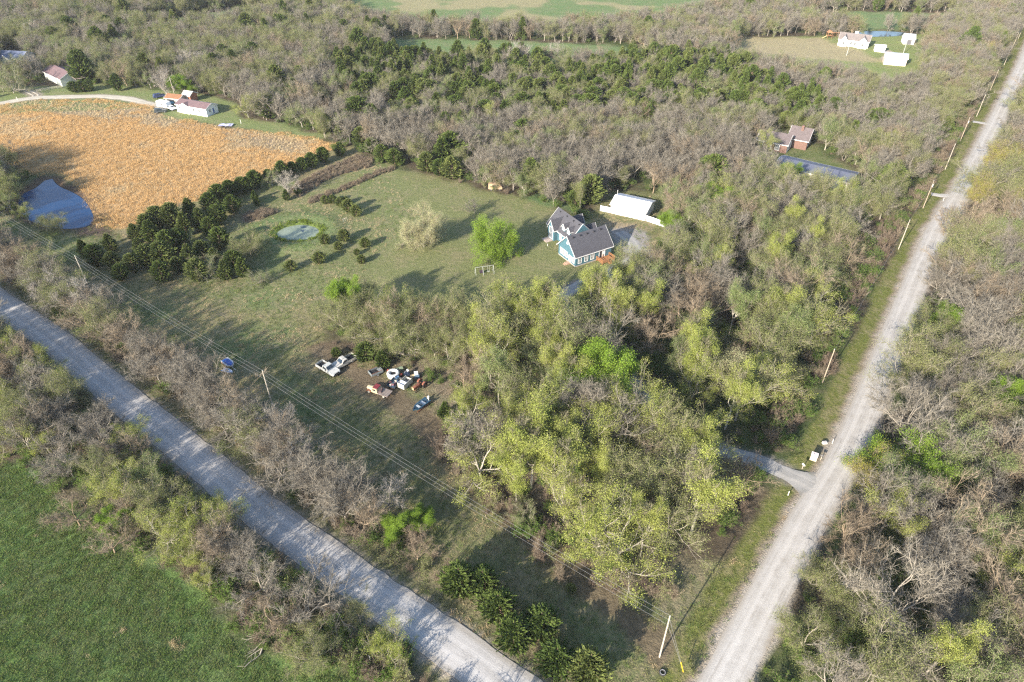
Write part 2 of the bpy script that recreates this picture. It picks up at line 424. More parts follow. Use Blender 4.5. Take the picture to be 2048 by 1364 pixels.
lay(inside(BANK_W, 1.5, 3), (0.085, 0.105, 0.042), 0.5)
sw = poly_sd(POND_W, GX, GY)
lay(sstep(sw + (f2 - 0.5) * 4, -5.0, -2.0), (0.075, 0.055, 0.042), 0.2)
lay(inside(GP((150, 455), (215, 452), (240, 470), (200, 478), (150, 470)), 1.5, 2), (0.085, 0.062, 0.05), 0.3)
lay(inside(YARD_R, 2, 3), (0.17, 0.205, 0.075), 0.5)
lay(inside(GP((1480, 74), (1640, 76), (1690, 92), (1780, 124), (1700, 124), (1600, 116), (1480, 100)), 3, 4) * 0.85, (0.31, 0.26, 0.16), 0.6)
lay(inside(POND_R, 2, 2), (0.08, 0.075, 0.05), 0.3)
lay(inside(YARD_B, 2, 3), (0.105, 0.13, 0.05), 0.5)
lay(inside(BARNY, 2, 3), (0.125, 0.13, 0.06), 0.7)
lay(inside(CROP, 1.0, 3), (0.082, 0.135, 0.046), 0.2)
lay(inside(CROP, 1.0, 3) * sstep(fbm(GX * 0.79 + GY * 0.61, (GY * 0.79 - GX * 0.61) * -4.5, 16, 21), 0.5, 0.62) * 0.8, (0.105, 0.170, 0.050))
lay(inside(CROP, 1.0, 3) * sstep(fbm(GX * 0.79 - GY * 0.61, (GY * 0.79 + GX * 0.61) * 4.5, 10, 25), 0.54, 0.64) * 0.55, (0.080, 0.098, 0.045))
rowd = line_info(LC, GX, GY)[0]
lay(inside(CROP, 1.0, 2) * sstep(np.sin(rowd * 2 * math.pi / 5.5 + (f1 - .5) * 5), 0.35, 0.95) * 0.4, (0.085, 0.125, 0.045))
mt, _ = line_info(WIRE_M, GX, GY); lay(sstep(3.2 - mt + (f2 - 0.5) * 4, -0.8, 0.8) * 0.85, (0.115, 0.085, 0.062), 0.35)
for o_, w_ in ((-4.2, 0.5), (-6.4, 0.5), (5.0, 0.6), (13.5, 0.4), (15.2, 0.4)):
    mq, _ = line_info(offset(WIRE_M, o_), GX, GY); lay(sstep(w_ - mq + (f2 - 0.5) * 1.2, -0.4, 0.4) * 0.45 * (GY < 125), (0.125, 0.10, 0.07))
mt2, _ = line_info(offset(WIRE_M, 9.5), GX, GY)
lay(sstep(4.4 - mt2 + (f2 - 0.5) * 7, -1, 1.5) * sstep(140 - GY, 0, 40) * sstep(-GX + 30, -10, 10) * 0.55, (0.20, 0.165, 0.125), 0.6)
dl, sl = line_info(LC, GX, GY); dr, sr_ = line_info(RC, GX, GY)
lay(sstep(7.5 - dl + (f2 - 0.5) * 3, -0.8, 0.8) * 0.85, (0.105, 0.095, 0.062), 0.7)
lay(sstep(5.3 - dl + (f4 - 0.5) * 2, -0.3, 0.3) * 0.7, (0.115, 0.13, 0.055))
lay(sstep(3.75 - dl + (f4 - 0.5) * 1.2, -0.2, 0.3), (0.27, 0.24, 0.20), 0.1)
lay(sstep(7.2 - dr + (f2 - 0.5) * 2, -0.6, 0.6) * (sr_ > 0), (0.115, 0.13, 0.038), 0.6)
lay(sstep(4.2 - dr + (f4 - 0.5) * 1.6, -0.3, 0.4) * (sr_ > 0), (0.21, 0.175, 0.13), 0.2)
lay(sstep(3.4 - dr + (f4 - 0.5) * 1.6, -0.3, 0.4), (0.32, 0.29, 0.25), 0.1)
dd, _ = line_info(DRV, GX, GY); lay(sstep(2.2 - dd + (f4 - 0.5) * 1.0, -0.4, 0.4), (0.17, 0.16, 0.15), 0.1)
lay(inside(PARK, 1.0, 2), (0.25, 0.235, 0.22), 0.1)
lay(inside(GP((1180, 448), (1235, 440), (1300, 450), (1300, 462), (1230, 458), (1195, 460)), 1, 2) * 0.8, (0.25, 0.2, 0.14), 0.2)
for q in (FARD, FARD2):
    dd, _ = line_info(q, GX, GY); lay(sstep(2.6 - dd, -0.6, 0.6), (0.24, 0.21, 0.17), 0.1)
dd, _ = line_info(GP((1775, 102), (1782, 106), (1776, 112), (1768, 118)), GX, GY); lay(sstep(1.8 - dd, -0.8, 0.8), (0.36, 0.30, 0.24), 0.1)

def ground_material():
    m, nt, out = new_mat('ground_cover')
    at = N(nt, 'ShaderNodeAttribute'); at.attribute_name = 'cover'
    ad = N(nt, 'ShaderNodeAttribute'); ad.attribute_name = 'dry'
    tc = N(nt, 'ShaderNodeTexCoord'); P = tc.outputs['Object']
    a = noise(nt, P, 0.9, 6, 0.68); b = noise(nt, P, 3.4, 4, 0.7); c_ = noise(nt, P, 0.16, 5, 0.6)
    dryf = mathn(nt, 'MULTIPLY', smooth(nt, mathn(nt, 'ADD', mathn(nt, 'MULTIPLY', a, 0.6), mathn(nt, 'MULTIPLY', c_, 0.5)), 0.50, 0.66), ad.outputs['Fac'])
    c = mixc(nt, mathn(nt, 'MULTIPLY', dryf, 0.75), at.outputs['Color'], (0.235, 0.19, 0.125))
    v = mathn(nt, 'ADD', 0.34, mathn(nt, 'ADD', mathn(nt, 'MULTIPLY', b, 0.85), mathn(nt, 'MULTIPLY', a, 0.5)))
    mul = N(nt, 'ShaderNodeVectorMath', operation='SCALE'); nt.links.new(c, mul.inputs[0]); nt.links.new(v, mul.inputs['Scale'])
    d = N(nt, 'ShaderNodeBsdfDiffuse'); nt.links.new(mul.outputs[0], d.inputs[0])
    bp = N(nt, 'ShaderNodeBump'); bp.inputs['Strength'].default_value = 0.9; bp.inputs['Distance'].default_value = 0.35
    nt.links.new(mathn(nt, 'ADD', b, a), bp.inputs['Height']); nt.links.new(bp.outputs[0], d.inputs['Normal'])
    nt.links.new(d.outputs[0], out.inputs[0])
    return m
ny, nx = GX.shape
vi = np.arange(nx * ny).reshape(ny, nx)
quads = np.stack([vi[:-1, :-1], vi[:-1, 1:], vi[1:, 1:], vi[1:, :-1]], -1).reshape(-1, 4)
gm = np_mesh('ground', np.stack([GX, GY, GZ], -1).reshape(-1, 3), quads, 4, [ground_material()], smooth_=True)
ca = gm.attributes.new('cover', 'FLOAT_COLOR', 'POINT')
ca.data.foreach_set('color', np.concatenate([C, np.ones(C.shape[:2] + (1,))], -1).astype(np.float32).ravel())
da = gm.attributes.new('dry', 'FLOAT', 'POINT'); da.data.foreach_set('value', DRY.astype(np.float32).ravel())
ground = bpy.data.objects.new('ground', gm); COL.objects.link(ground); tag(ground, kind='structure')

def road_mat(name, ca_, cb, cc, tracks=True):
    m, nt, out = new_mat(name)
    uv = N(nt, 'ShaderNodeUVMap'); uv.uv_map = 'along'
    sp = N(nt, 'ShaderNodeSeparateXYZ'); nt.links.new(uv.outputs[0], sp.inputs[0])
    tc = N(nt, 'ShaderNodeTexCoord'); P = tc.outputs['Object']
    mp = N(nt, 'ShaderNodeMapping'); mp.inputs['Scale'].default_value = (0.05, 5.0, 1); nt.links.new(uv.outputs[0], mp.inputs[0])
    st = noise(nt, mp.outputs[0], 1.0, 5, 0.6)
    n1 = noise(nt, P, 0.35, 5, 0.65); n2 = noise(nt, P, 7.0, 3, 0.8)
    f = mathn(nt, 'ADD', mathn(nt, 'MULTIPLY', st, 0.45), mathn(nt, 'MULTIPLY', n1, 0.55))
    c = ramp(nt, f, [(0.34, ca_), (0.5, cb), (0.66, cc)])
    ay = mathn(nt, 'ABSOLUTE', mathn(nt, 'ADD', sp.outputs[1], mathn(nt, 'MULTIPLY', mathn(nt, 'SUBTRACT', n1, 0.5), 1.1)))
    rut = mathn(nt, 'ABSOLUTE', mathn(nt, 'SUBTRACT', ay, 0.95))
    c = mixc(nt, mathn(nt, 'MULTIPLY', smooth(nt, rut, 0.55, 0.15), 0.45), c, tuple(min(1, q * 1.12) for q in cc))
    c = mixc(nt, mathn(nt, 'MULTIPLY', smooth(nt, ay, 1.9, 2.9), 0.55), c, tuple(q * k for q, k in zip(ca_, (0.86, 0.80, 0.70))))
    v = mathn(nt, 'ADD', 0.66, mathn(nt, 'MULTIPLY', n2, 0.68))
    mul = N(nt, 'ShaderNodeVectorMath', operation='SCALE'); nt.links.new(c, mul.inputs[0]); nt.links.new(v, mul.inputs['Scale'])
    d = N(nt, 'ShaderNodeBsdfDiffuse'); nt.links.new(mul.outputs[0], d.inputs[0])
    bp = N(nt, 'ShaderNodeBump'); bp.inputs['Strength'].default_value = 0.5; bp.inputs['Distance'].default_value = 0.08
    nt.links.new(mathn(nt, 'ADD', n2, mathn(nt, 'MULTIPLY', st, 0.4)), bp.inputs['Height']); nt.links.new(bp.outputs[0], d.inputs['Normal'])
    nt.links.new(d.outputs[0], out.inputs[0])
    return m
def road(name, line, width, mat, z=0.03, wob=0.35, step=0.8, seed=0, flare=None):
    P = [Vector(p) for p in line]; pts = []; s = 0
    cum = [0]
    for a, b in zip(P[:-1], P[1:]): cum.append(cum[-1] + (b - a).length)
    t = 0; ds = []
    while t < cum[-1]: ds.append(t); t += step
    xs = np.interp(ds, cum, [p.x for p in P]); ys = np.interp(ds, cum, [p.y for p in P])
    k = 9; ker = np.ones(k) / k
    xs[k:-k] = np.convolve(xs, ker, 'same')[k:-k]; ys[k:-k] = np.convolve(ys, ker, 'same')[k:-k]
    tx = np.gradient(xs); ty = np.gradient(ys); l = np.hypot(tx, ty); nxv, nyv = -ty / l, tx / l
    n = 9; V = []; UV = []
    w1 = (vnoise(np.array(ds), np.zeros(len(ds)), 2.3, seed) - 0.5) * 2 * wob; w2 = (vnoise(np.array(ds), np.ones(len(ds)) * 7, 2.3, seed + 3) - 0.5) * 2 * wob
    for i, d in enumerate(ds):
        fl = flare(d, cum[-1]) if flare else 0
        for j in range(n):
            a = -1 + 2 * j / (n - 1)
            off = a * (width / 2 + fl + (w1[i] if a > 0 else w2[i]) * abs(a))
            V.append((xs[i] + nxv[i] * off, ys[i] + nyv[i] * off, z + 0.05 * (1 - a * a)))
            UV.append((d, off))
    idx = np.arange(len(ds) * n).reshape(len(ds), n)
    q = np.stack([idx[:-1, :-1], idx[1:, :-1], idx[1:, 1:], idx[:-1, 1:]], -1).reshape(-1, 4)
    me = np_mesh(name, V, q, 4, [mat], smooth_=True)
    uvl = me.uv_layers.new(name='along'); UV = np.array(UV, np.float32)
    li = np.empty(len(me.loops), np.int32); me.loops.foreach_get('vertex_index', li)
    uvl.data.foreach_set('uv', UV[li].ravel())
    if me.polygons[0].normal.z < 0: me.flip_normals()
    o = bpy.data.objects.new(name, me); COL.objects.link(o); tag(o, kind='structure'); return o
grav = road_mat('pale_gravel', (0.27, 0.25, 0.225), (0.35, 0.335, 0.315), (0.41, 0.395, 0.375))
grav2 = road_mat('grey_gravel', (0.27, 0.262, 0.25), (0.345, 0.335, 0.325), (0.40, 0.39, 0.38))
drvm = road_mat('driveway_gravel', (0.19, 0.185, 0.175), (0.26, 0.255, 0.245), (0.33, 0.315, 0.295))
road('gravel_road', LC, LW, grav2, 0.03, 0.14, seed=1)
road('gravel_road', RC, RWD, grav, 0.042, 0.16, seed=5)
road('driveway', DRV, 3.2, drvm, 0.02, 0.35, seed=9, flare=lambda d, L: 6.5 * max(0, 1 - d / 7.5) ** 1.6)
road('farm_lane', FARD, 4.2, drvm if False else road_mat('lane_gravel', (0.30, 0.27, 0.22), (0.38, 0.35, 0.29), (0.44, 0.41, 0.35)), 0.03, 0.4, seed=12)
for s_, q in ((0.9, 1), (-0.9, 2)): road('lane_track', offset(FARD2, s_), 0.8, bpy.data.materials['lane_gravel'], 0.022, 0.12, seed=14 + q)
for pts in ([(1905, 392), (1880, 391), (1862, 388)], [(1985, 250), (1965, 246), (1945, 243)]):
    road('side_drive', GP(*pts), 2.4, grav, 0.03, 0.3, step=0.5, seed=20)

def water(name, poly, z, deep, rough=0.12, algae=False):
    m, nt, out = new_mat(name + '_surface')
    tc = N(nt, 'ShaderNodeTexCoord'); n = noise(nt, tc.outputs['Object'], 2.2, 3)
    p = N(nt, 'ShaderNodeBsdfPrincipled'); p.inputs['Base Color'].default_value = (*deep, 1)
    p.inputs['Roughness'].default_value = rough; p.inputs['IOR'].default_value = 1.33
    bp = N(nt, 'ShaderNodeBump'); bp.inputs['Strength'].default_value = 0.12; bp.inputs['Distance'].default_value = 0.03
    nt.links.new(n, bp.inputs['Height']); nt.links.new(bp.outputs[0], p.inputs['Normal'])
    if algae:
        a = noise(nt, tc.outputs['Object'], 0.22, 4, 0.6); f = noise(nt, tc.outputs['Object'], 1.6, 6, 0.7)
        cov = smooth(nt, a, 0.365, 0.39)
        al = ramp(nt, f, [(0.3, (0.13, 0.16, 0.12)), (0.55, (0.19, 0.225, 0.17)), (0.75, (0.27, 0.30, 0.26))])
        nt.links.new(mixc(nt, cov, deep, al), p.inputs['Base Color'])
        nt.links.new(mathn(nt, 'ADD', mathn(nt, 'MULTIPLY', cov, 0.35), 0.08), p.inputs['Roughness'])
    nt.links.new(p.outputs[0], out.inputs[0])
    c = np.mean(poly, 0); q = [tuple(c + (np.array(v) - c) * 1.12) for v in poly]
    me = bpy.data.meshes.new(name); me.from_pydata([(x, y, z) for x, y in q], [], [tuple(range(len(q)))]); me.materials.append(m)
    if me.polygons[0].normal.z < 0: me.flip_normals()
    o = bpy.data.objects.new(name, me); COL.objects.link(o); return tag(o, kind='structure')
water('pond_water', POND_W, -0.55, (0.005, 0.030, 0.095))
water('pond_water', POND_A, -0.32, (0.03, 0.05, 0.07), algae=True)
water('pond_water', POND_R, -0.5, (0.012, 0.020, 0.030))

# ------------------------------------------------------------------ plants: one of each kind, then copies
def unit(v):
    l = math.sqrt(v[0] * v[0] + v[1] * v[1] + v[2] * v[2]) or 1
    return (v[0] / l, v[1] / l, v[2] / l)
def turn(d, ang, rnd):
    """rotate d away from itself by ang in a random direction"""
    a = Vector(d).orthogonal().normalized(); q = rnd.uniform(0, 2 * math.pi)
    a = Matrix.Rotation(q, 3, Vector(d)) @ a
    return unit(Vector(d) * math.cos(ang) + a * math.sin(ang))
def skeleton(seed, trunk=0.22, mains=4, spread=42, levels=4, up=0.10, twin=False, lean=0.05, lr=0.70, side=0.75):
    rnd = random.Random(seed); segs = []; tips = []
    def grow(p, d, L, r, lev):
        ns = 4 if lev < 2 else 3
        for k in range(ns):
            j = 0.17 if lev else 0.06
            d = unit((d[0] + rnd.gauss(0, j), d[1] + rnd.gauss(0, j), d[2] + rnd.gauss(0, j) + (up if lev else 0)))
            q = (p[0] + d[0] * L / ns, p[1] + d[1] * L / ns, p[2] + d[2] * L / ns)
            r2 = r * (0.86 if lev else 0.93)
            segs.append((p, q, r, r2, lev)); p, r = q, r2
            if lev >= 1 and lev < levels and k < ns - 1 and rnd.random() < side:
                grow(p, turn(d, R(rnd.uniform(32, 62)), rnd), L * rnd.uniform(0.45, 0.62), r * 0.55, lev + 1)
            elif lev >= levels: tips.append((p, d))
        if lev < levels:
            n = mains if lev == 0 else rnd.choice((2, 2, 3))
            for i in range(n):
                if lev == 0:
                    az = 2 * math.pi * (i + rnd.uniform(-.3, .3)) / n; el = R(spread * rnd.uniform(0.55, 1.25))
                    nd = (math.cos(az) * math.sin(el), math.sin(az) * math.sin(el), math.cos(el)); nl = rnd.uniform(0.3, 0.42) * 10
                else: nd = turn(d, R(rnd.uniform(16, 42)), rnd); nl = L * rnd.uniform(lr - 0.1, lr + 0.1)
                grow(p, nd, nl, r * (0.62 if n > 2 else 0.74), lev + 1)
        else: tips.append((p, d))
    if twin:
        for s in (-1, 1):
            d = unit((s * 0.22, rnd.uniform(-.1, .1), 1)); grow((s * 0.2, 0, -0.2), d, trunk * 10, 0.16, 0)
    else: grow((0, 0, -0.2), unit((rnd.gauss(0, lean), rnd.gauss(0, lean), 1)), trunk * 10 + 0.2, 0.24, 0)
    top = max(t[0][2] for t in tips) + 0.5; k = 10.0 / top
    S = lambda p: (p[0] * k, p[1] * k, p[2] * k)
    return [(S(a), S(b), r * k, r2 * k, l) for a, b, r, r2, l in segs], [(S(p), d) for p, d in tips], rnd
def tubes(segs):
    V = []; F = []
    for a, b, r0, r1, lev in segs:
        n = 6 if lev == 0 else (4 if lev < 3 else 3)
        d = Vector(b) - Vector(a)
        if d.length < 1e-6: continue
        d.normalize(); u = d.orthogonal().normalized(); w = d.cross(u); o = len(V)
        k_ = (0.9, 1.3, 1.4, 1.3)[lev] if lev < 4 else 1.0; r0 = max(r0 * k_, 0.024); r1 = max(r1 * k_, 0.02)
        for p, r in ((a, r0), (b, r1)):
            for i in range(n):
                t = 2 * math.pi * i / n; q = Vector(p) + (u * math.cos(t) + w * math.sin(t)) * r; V.append(tuple(q))
        for i in range(n): F.append((o + i, o + (i + 1) % n, o + n + (i + 1) % n, o + n + i))
    return np.array(V), np.array(F)
def twigs(tips, per, length, width, rs, spread=0.75, up=0.15):
    P = np.array([t[0] for t in tips]); D = np.array([t[1] for t in tips]); n = len(P)
    P = np.repeat(P, per, 0); D = np.repeat(D, per, 0)
    P = P - D * rs.uniform(0, 0.5, (len(P), 1))
    d = D + rs.normal(0, spread, D.shape); d[:, 2] += up; d /= np.linalg.norm(d, axis=1, keepdims=True)
    s = np.cross(d, rs.normal(0, 1, d.shape)); s /= np.linalg.norm(s, axis=1, keepdims=True)
    L = length * rs.uniform(0.5, 1.25, (len(P), 1))
    V = np.stack([P - s * width / 2, P + s * width / 2, P + d * L], 1).reshape(-1, 3)
    return V, np.arange(len(V)).reshape(-1, 3), P + d * L, P
def leaves(C0, per, rad, size, rs, flat=0.4):
    P = np.repeat(C0, per, 0); P = P + rs.normal(0, rad, P.shape) * [1, 1, 0.8]
    nrm = rs.normal(0, 1, P.shape); nrm[:, 2] += flat * 2; nrm /= np.linalg.norm(nrm, axis=1, keepdims=True)
    a = np.cross(nrm, rs.normal(0, 1, P.shape)); a /= np.linalg.norm(a, axis=1, keepdims=True); b = np.cross(nrm, a)
    s = size * rs.uniform(0.6, 1.35, (len(P), 1))
    V = np.stack([P - a * s, P - b * s * 0.7, P + a * s, P + b * s * 0.7], 1).reshape(-1, 3)
    return V, np.arange(len(V)).reshape(-1, 4)
def join(parts):
    """[(V, F, k, mat index)] -> one set of arrays"""
    V = []; F = []; K = []; M = []; o = 0
    for v, f, mi in parts:
        V.append(v); F.append((f + o).ravel()); K.append(np.full(len(f), f.shape[1])); M.append(np.full(len(f), mi)); o += len(v)
    return np.concatenate(V), np.concatenate(F), np.concatenate(K), np.concatenate(M)

BARK = bark_mat('grey_bark', (0.22, 0.195, 0.16), (0.40, 0.36, 0.305))
BARKP = bark_mat('pale_bark', (0.27, 0.245, 0.205), (0.44, 0.405, 0.35))
BARKD = bark_mat('brown_bark', (0.12, 0.09, 0.065), (0.20, 0.155, 0.115))
BARKT = bark_mat('tan_bark', (0.25, 0.19, 0.13), (0.38, 0.30, 0.215))
TW = dict(grey=foliage_mat('grey_twigs', (0.120, 0.109, 0.090), (0.210, 0.192, 0.160), 0),
          tan=foliage_mat('tan_twigs', (0.150, 0.120, 0.086), (0.225, 0.188, 0.140), 0),
          pale=foliage_mat('pale_twigs', (0.23, 0.21, 0.185), (0.31, 0.285, 0.25), 0),
          olive=foliage_mat('olive_twigs', (0.130, 0.122, 0.080), (0.200, 0.185, 0.125), 0),
          brown=foliage_mat('brown_stems', (0.125, 0.095, 0.072), (0.19, 0.15, 0.115), 0))
LF = dict(olive=foliage_mat('olive_buds', (0.165, 0.195, 0.070), (0.235, 0.245, 0.098), 0.3),
          yellow=foliage_mat('yellow_green_leaves', (0.255, 0.30, 0.070), (0.35, 0.375, 0.105), 0.4),
          soft=foliage_mat('soft_green_leaves', (0.16, 0.215, 0.075), (0.225, 0.265, 0.105), 0.35),
          bright=foliage_mat('bright_green_leaves', (0.145, 0.240, 0.030), (0.205, 0.300, 0.045), 0.4),
          cream=foliage_mat('cream_catkins', (0.27, 0.275, 0.145), (0.36, 0.35, 0.20), 0.3),
          gold=foliage_mat('golden_buds', (0.27, 0.26, 0.05), (0.36, 0.33, 0.09), 0.3),
          cedar=foliage_mat('dark_cedar', (0.062, 0.098, 0.026), (0.105, 0.138, 0.036), 0.15),
          cedarl=foliage_mat('olive_cedar', (0.095, 0.125, 0.038), (0.140, 0.165, 0.052), 0.15),
          weed=foliage_mat('weed_green', (0.075, 0.130, 0.030), (0.125, 0.19, 0.042), 0.3))

SHAPES = {'wide spreading': dict(trunk=0.20, mains=5, spread=56, up=0.07), 'round-headed': dict(trunk=0.24, mains=5, spread=42, up=0.09),
          'vase-shaped': dict(trunk=0.14, mains=5, spread=28, up=0.10), 'twin-stemmed': dict(trunk=0.20, mains=3, spread=38, up=0.09, twin=True),
          'tall slender': dict(trunk=0.50, mains=4, spread=34, up=0.14, lr=0.62), 'full round': dict(trunk=0.07, mains=8, spread=66, up=0.05, side=0.85), 'leaning': dict(trunk=0.26, mains=4, spread=46, up=0.08, lean=0.32)}
_sk = {}; _proto = {}
def skel(shape, k):
    if (shape, k) not in _sk: _sk[(shape, k)] = skeleton(hash_seed(shape) + k * 17, **SHAPES[shape])
    return _sk[(shape, k)]
def hash_seed(s): return sum((i + 3) * ord(c) for i, c in enumerate(s)) % 9973
def proto_tree(shape, look, k=0):
    """(trunk mesh, crown mesh, joined mesh) of a 10 m tree"""
    key = (shape, look, k)
    if key in _proto: return _proto[key]
    segs, tips, rnd = skel(shape, k)
    rs = np.random.RandomState(hash_seed(shape + look) + k)
    bark = {'pale': BARKP, 'cream': BARKP, 'tan': BARKT, 'olive': BARK, 'gold': BARKT, 'yellow': BARKP, 'soft': BARKP}.get(look, BARK)
    tv, tf = tubes([s for s in segs if s[4] < 4])
    fv, ff = tubes([s for s in segs if s[4] >= 4])
    parts = [(fv, ff, 0)]
    twm = TW['tan'] if look in ('tan', 'gold', 'cream') else TW['pale'] if look == 'pale' else TW['olive'] if look in ('olive', 'soft', 'yellow', 'bright') else TW['grey']
    f = 420.0 / max(len(tips), 1)
    if look in ('grey', 'tan', 'pale'):
        v, q, e, b = twigs(tips, max(3, int(8.5 * f)), 0.95, 0.034, rs); parts.append((v, q, 0))
        v2, q2, _, _ = twigs([(tuple(p), tuple(d)) for p, d in zip(e[::2], rs.normal(0, 1, (len(e[::2]), 3)))], 1, 0.5, 0.024, rs); parts.append((v2, q2, 0))
        mats = [twm]
    elif look in ('olive', 'gold', 'cream'):
        v, q, e, b = twigs(tips, max(3, int(6.5 * f)), 0.85, 0.032, rs); parts.append((v, q, 0))
        lv, lq = leaves(e, 5 if look != 'cream' else 12, 0.22, 0.05, rs); parts.append((lv, lq, 1)); mats = [twm, LF[look]]
    else:
        v, q, e, b = twigs(tips, max(2, int(4 * f)), 0.7, 0.03, rs); parts.append((v, q, 0))
        keep = np.array([t[0] for t in tips]); ph = rs.uniform(0, 6.28, 3)
        cl = np.sin(keep[:, 0] * 1.9 + ph[0]) + np.sin(keep[:, 1] * 1.9 + ph[1]) + np.sin(keep[:, 2] * 2.1 + ph[2])
        if look != 'bright': keep = keep[cl + rs.normal(0, 0.35, len(cl)) > -0.25]
        dense = {'yellow': 74, 'soft': 70, 'bright': 190}[look]
        lv, lq = leaves(keep, max(8, int(dense * f)), 0.42 if look == 'bright' else 0.34, 0.078 if look == 'bright' else 0.052, rs); parts.append((lv, lq, 1)); mats = [twm, LF[look]]
    cv, cf, ck, cm = join(parts)
    nm = {'grey': 'bare', 'tan': 'bare', 'pale': 'bare', 'olive': 'budding', 'gold': 'budding', 'cream': 'budding'}.get(look, 'leafing')
    tm = np_mesh(nm + '_tree_trunk', tv, tf, 4, [bark])
    cme = np_mesh(nm + '_tree_crown', cv, cf, ck, mats, cm)
    jv, jf, jk, jm = join([(tv, tf, 0)] + [(p[0], p[1], p[2] + 1) for p in parts])
    jme = np_mesh(nm + '_tree_far', jv, jf, jk, [bark] + mats, jm)
    _proto[key] = (tm, cme, jme); return _proto[key]
def proto_cedar(k, light=False, round_=False):
    key = ('cedar', k, light, round_)
    if key in _proto: return _proto[key]
    rs = np.random.RandomState(100 + k * 7 + (3 if round_ else 0)); rnd = random.Random(k + 40)
    H = 10.0; W = 3.5 if round_ else 2.7
    P = []; D = []; S = []; segs = [((0, 0, -0.2), (0, 0, H * 0.55), 0.22, 0.12, 0), ((0, 0, H * 0.55), (0, 0, H * 0.97), 0.12, 0.03, 1)]
    lob = [(rnd.uniform(0, 6.28), rnd.uniform(0.1, 0.75), rnd.uniform(0.72, 1.22)) for _ in range(9)]
    for i in range(400):
        h = (i + rnd.random()) / 400; h = h ** 0.85
        prof = (math.sin(min(1, (h + 0.10) / 0.38) * math.pi / 2)) * (1 - max(0, (h - 0.25) / 0.75) ** (1.6 if round_ else 1.0))
        az = rnd.uniform(0, 2 * math.pi); k2 = 1.0
        for a, hh, g in lob:
            da = abs((az - a + math.pi) % (2 * math.pi) - math.pi); k2 *= 1 + (g - 1) * math.exp(-(da / 0.6) ** 2 - ((h - hh) / 0.16) ** 2)
        rr = W * (0.12 + 0.88 * prof) * k2 * rnd.uniform(0.75, 1.08)
        z0 = h * H * 0.86 + 0.15; rise = 0.42 + 0.5 * h
        a = (0, 0, z0); b = (math.cos(az) * rr, math.sin(az) * rr, z0 + rr * rise)
        if i % 3 == 0: segs.append((a, b, 0.045, 0.02, 3))
        n = 17
        for j in range(n):
            t = 0.35 + 0.65 * (j + rnd.random()) / n
            P.append([b[0] * t, b[1] * t, z0 + (b[2] - z0) * t + rnd.gauss(0, .06)])
            dd = [math.cos(az + rnd.gauss(0, .55)), math.sin(az + rnd.gauss(0, .55)), rise + rnd.gauss(0.15, .4)]; D.append(unit(dd)); S.append(0.55 * (1.15 - 0.5 * t))
    P = np.array(P); D = np.array(D); S = np.array(S)[:, None] * rs.uniform(0.7, 1.3, (len(P), 1))
    s = np.cross(D, rs.normal(0, 1, D.shape)); s /= np.linalg.norm(s, axis=1, keepdims=True)
    V = np.stack([P - D * S * 0.5, P + s * S * 0.33, P + D * S, P - s * S * 0.33], 1).reshape(-1, 3)
    Q = np.arange(len(V)).reshape(-1, 4)
    tv, tf = tubes(segs)
    lm = LF['cedarl'] if light else LF['cedar']
    tm = np_mesh('cedar_tree_trunk', tv, tf, 4, [BARKD]); cm = np_mesh('cedar_tree_crown', V, Q, 4, [lm])
    jv, jf, jk, jm = join([(tv, tf, 0), (V, Q, 1)]); jme = np_mesh('cedar_tree_far', jv, jf, jk, [BARKD, lm], jm)
    _proto[key] = (tm, cm, jme); return _proto[key]
def proto_shrub(k, look):
    """a many-stemmed bush, nominally 3 m high"""
    key = ('shrub', k, look)
    if key in _proto: return _proto[key]
    rnd = random.Random(300 + k); rs = np.random.RandomState(300 + k); segs = []; tips = []
    for i in range(26):
        az = rnd.uniform(0, 6.28); el = R(rnd.uniform(4, 50)); p = (rnd.gauss(0, .25), rnd.gauss(0, .25), -0.05)
        d = (math.cos(az) * math.sin(el), math.sin(az) * math.sin(el), math.cos(el)); L = rnd.uniform(1.5, 3.0); r = 0.03
        for s in range(4):
            d = unit((d[0] + rnd.gauss(0, .14), d[1] + rnd.gauss(0, .14), d[2] + rnd.gauss(0, .1) + .03)); q = tuple(p[j] + d[j] * L / 4 for j in range(3))
            segs.append((p, q, r, r * .8, 3)); p = q; r *= .8
            if s > 0: tips.append((p, d)); tips.append((p, turn(d, R(40), rnd)))
    tv, tf = tubes(segs)
    green = look in ('weed', 'soft', 'bright', 'yellow')
    v, q, e, b = twigs(tips, 3 if green else 7, 0.55, 0.026, rs)
    parts = [(tv, tf, 0), (v, q, 0)]; mats = [TW['brown' if look in ('brown', 'weed') else 'tan' if look == 'tan' else 'olive']]
    if look in LF:
        lv, lq = leaves(np.array([t[0] for t in tips]), {'olive': 6, 'cedar': 14}.get(look, 16), 0.22, 0.075, rs); parts.append((lv, lq, 1)); mats.append(LF[look])
    jv, jf, jk, jm = join(parts); me = np_mesh('shrub_' + look, jv, jf, jk, mats, jm)
    _proto[key] = (None, None, me); return _proto[key]
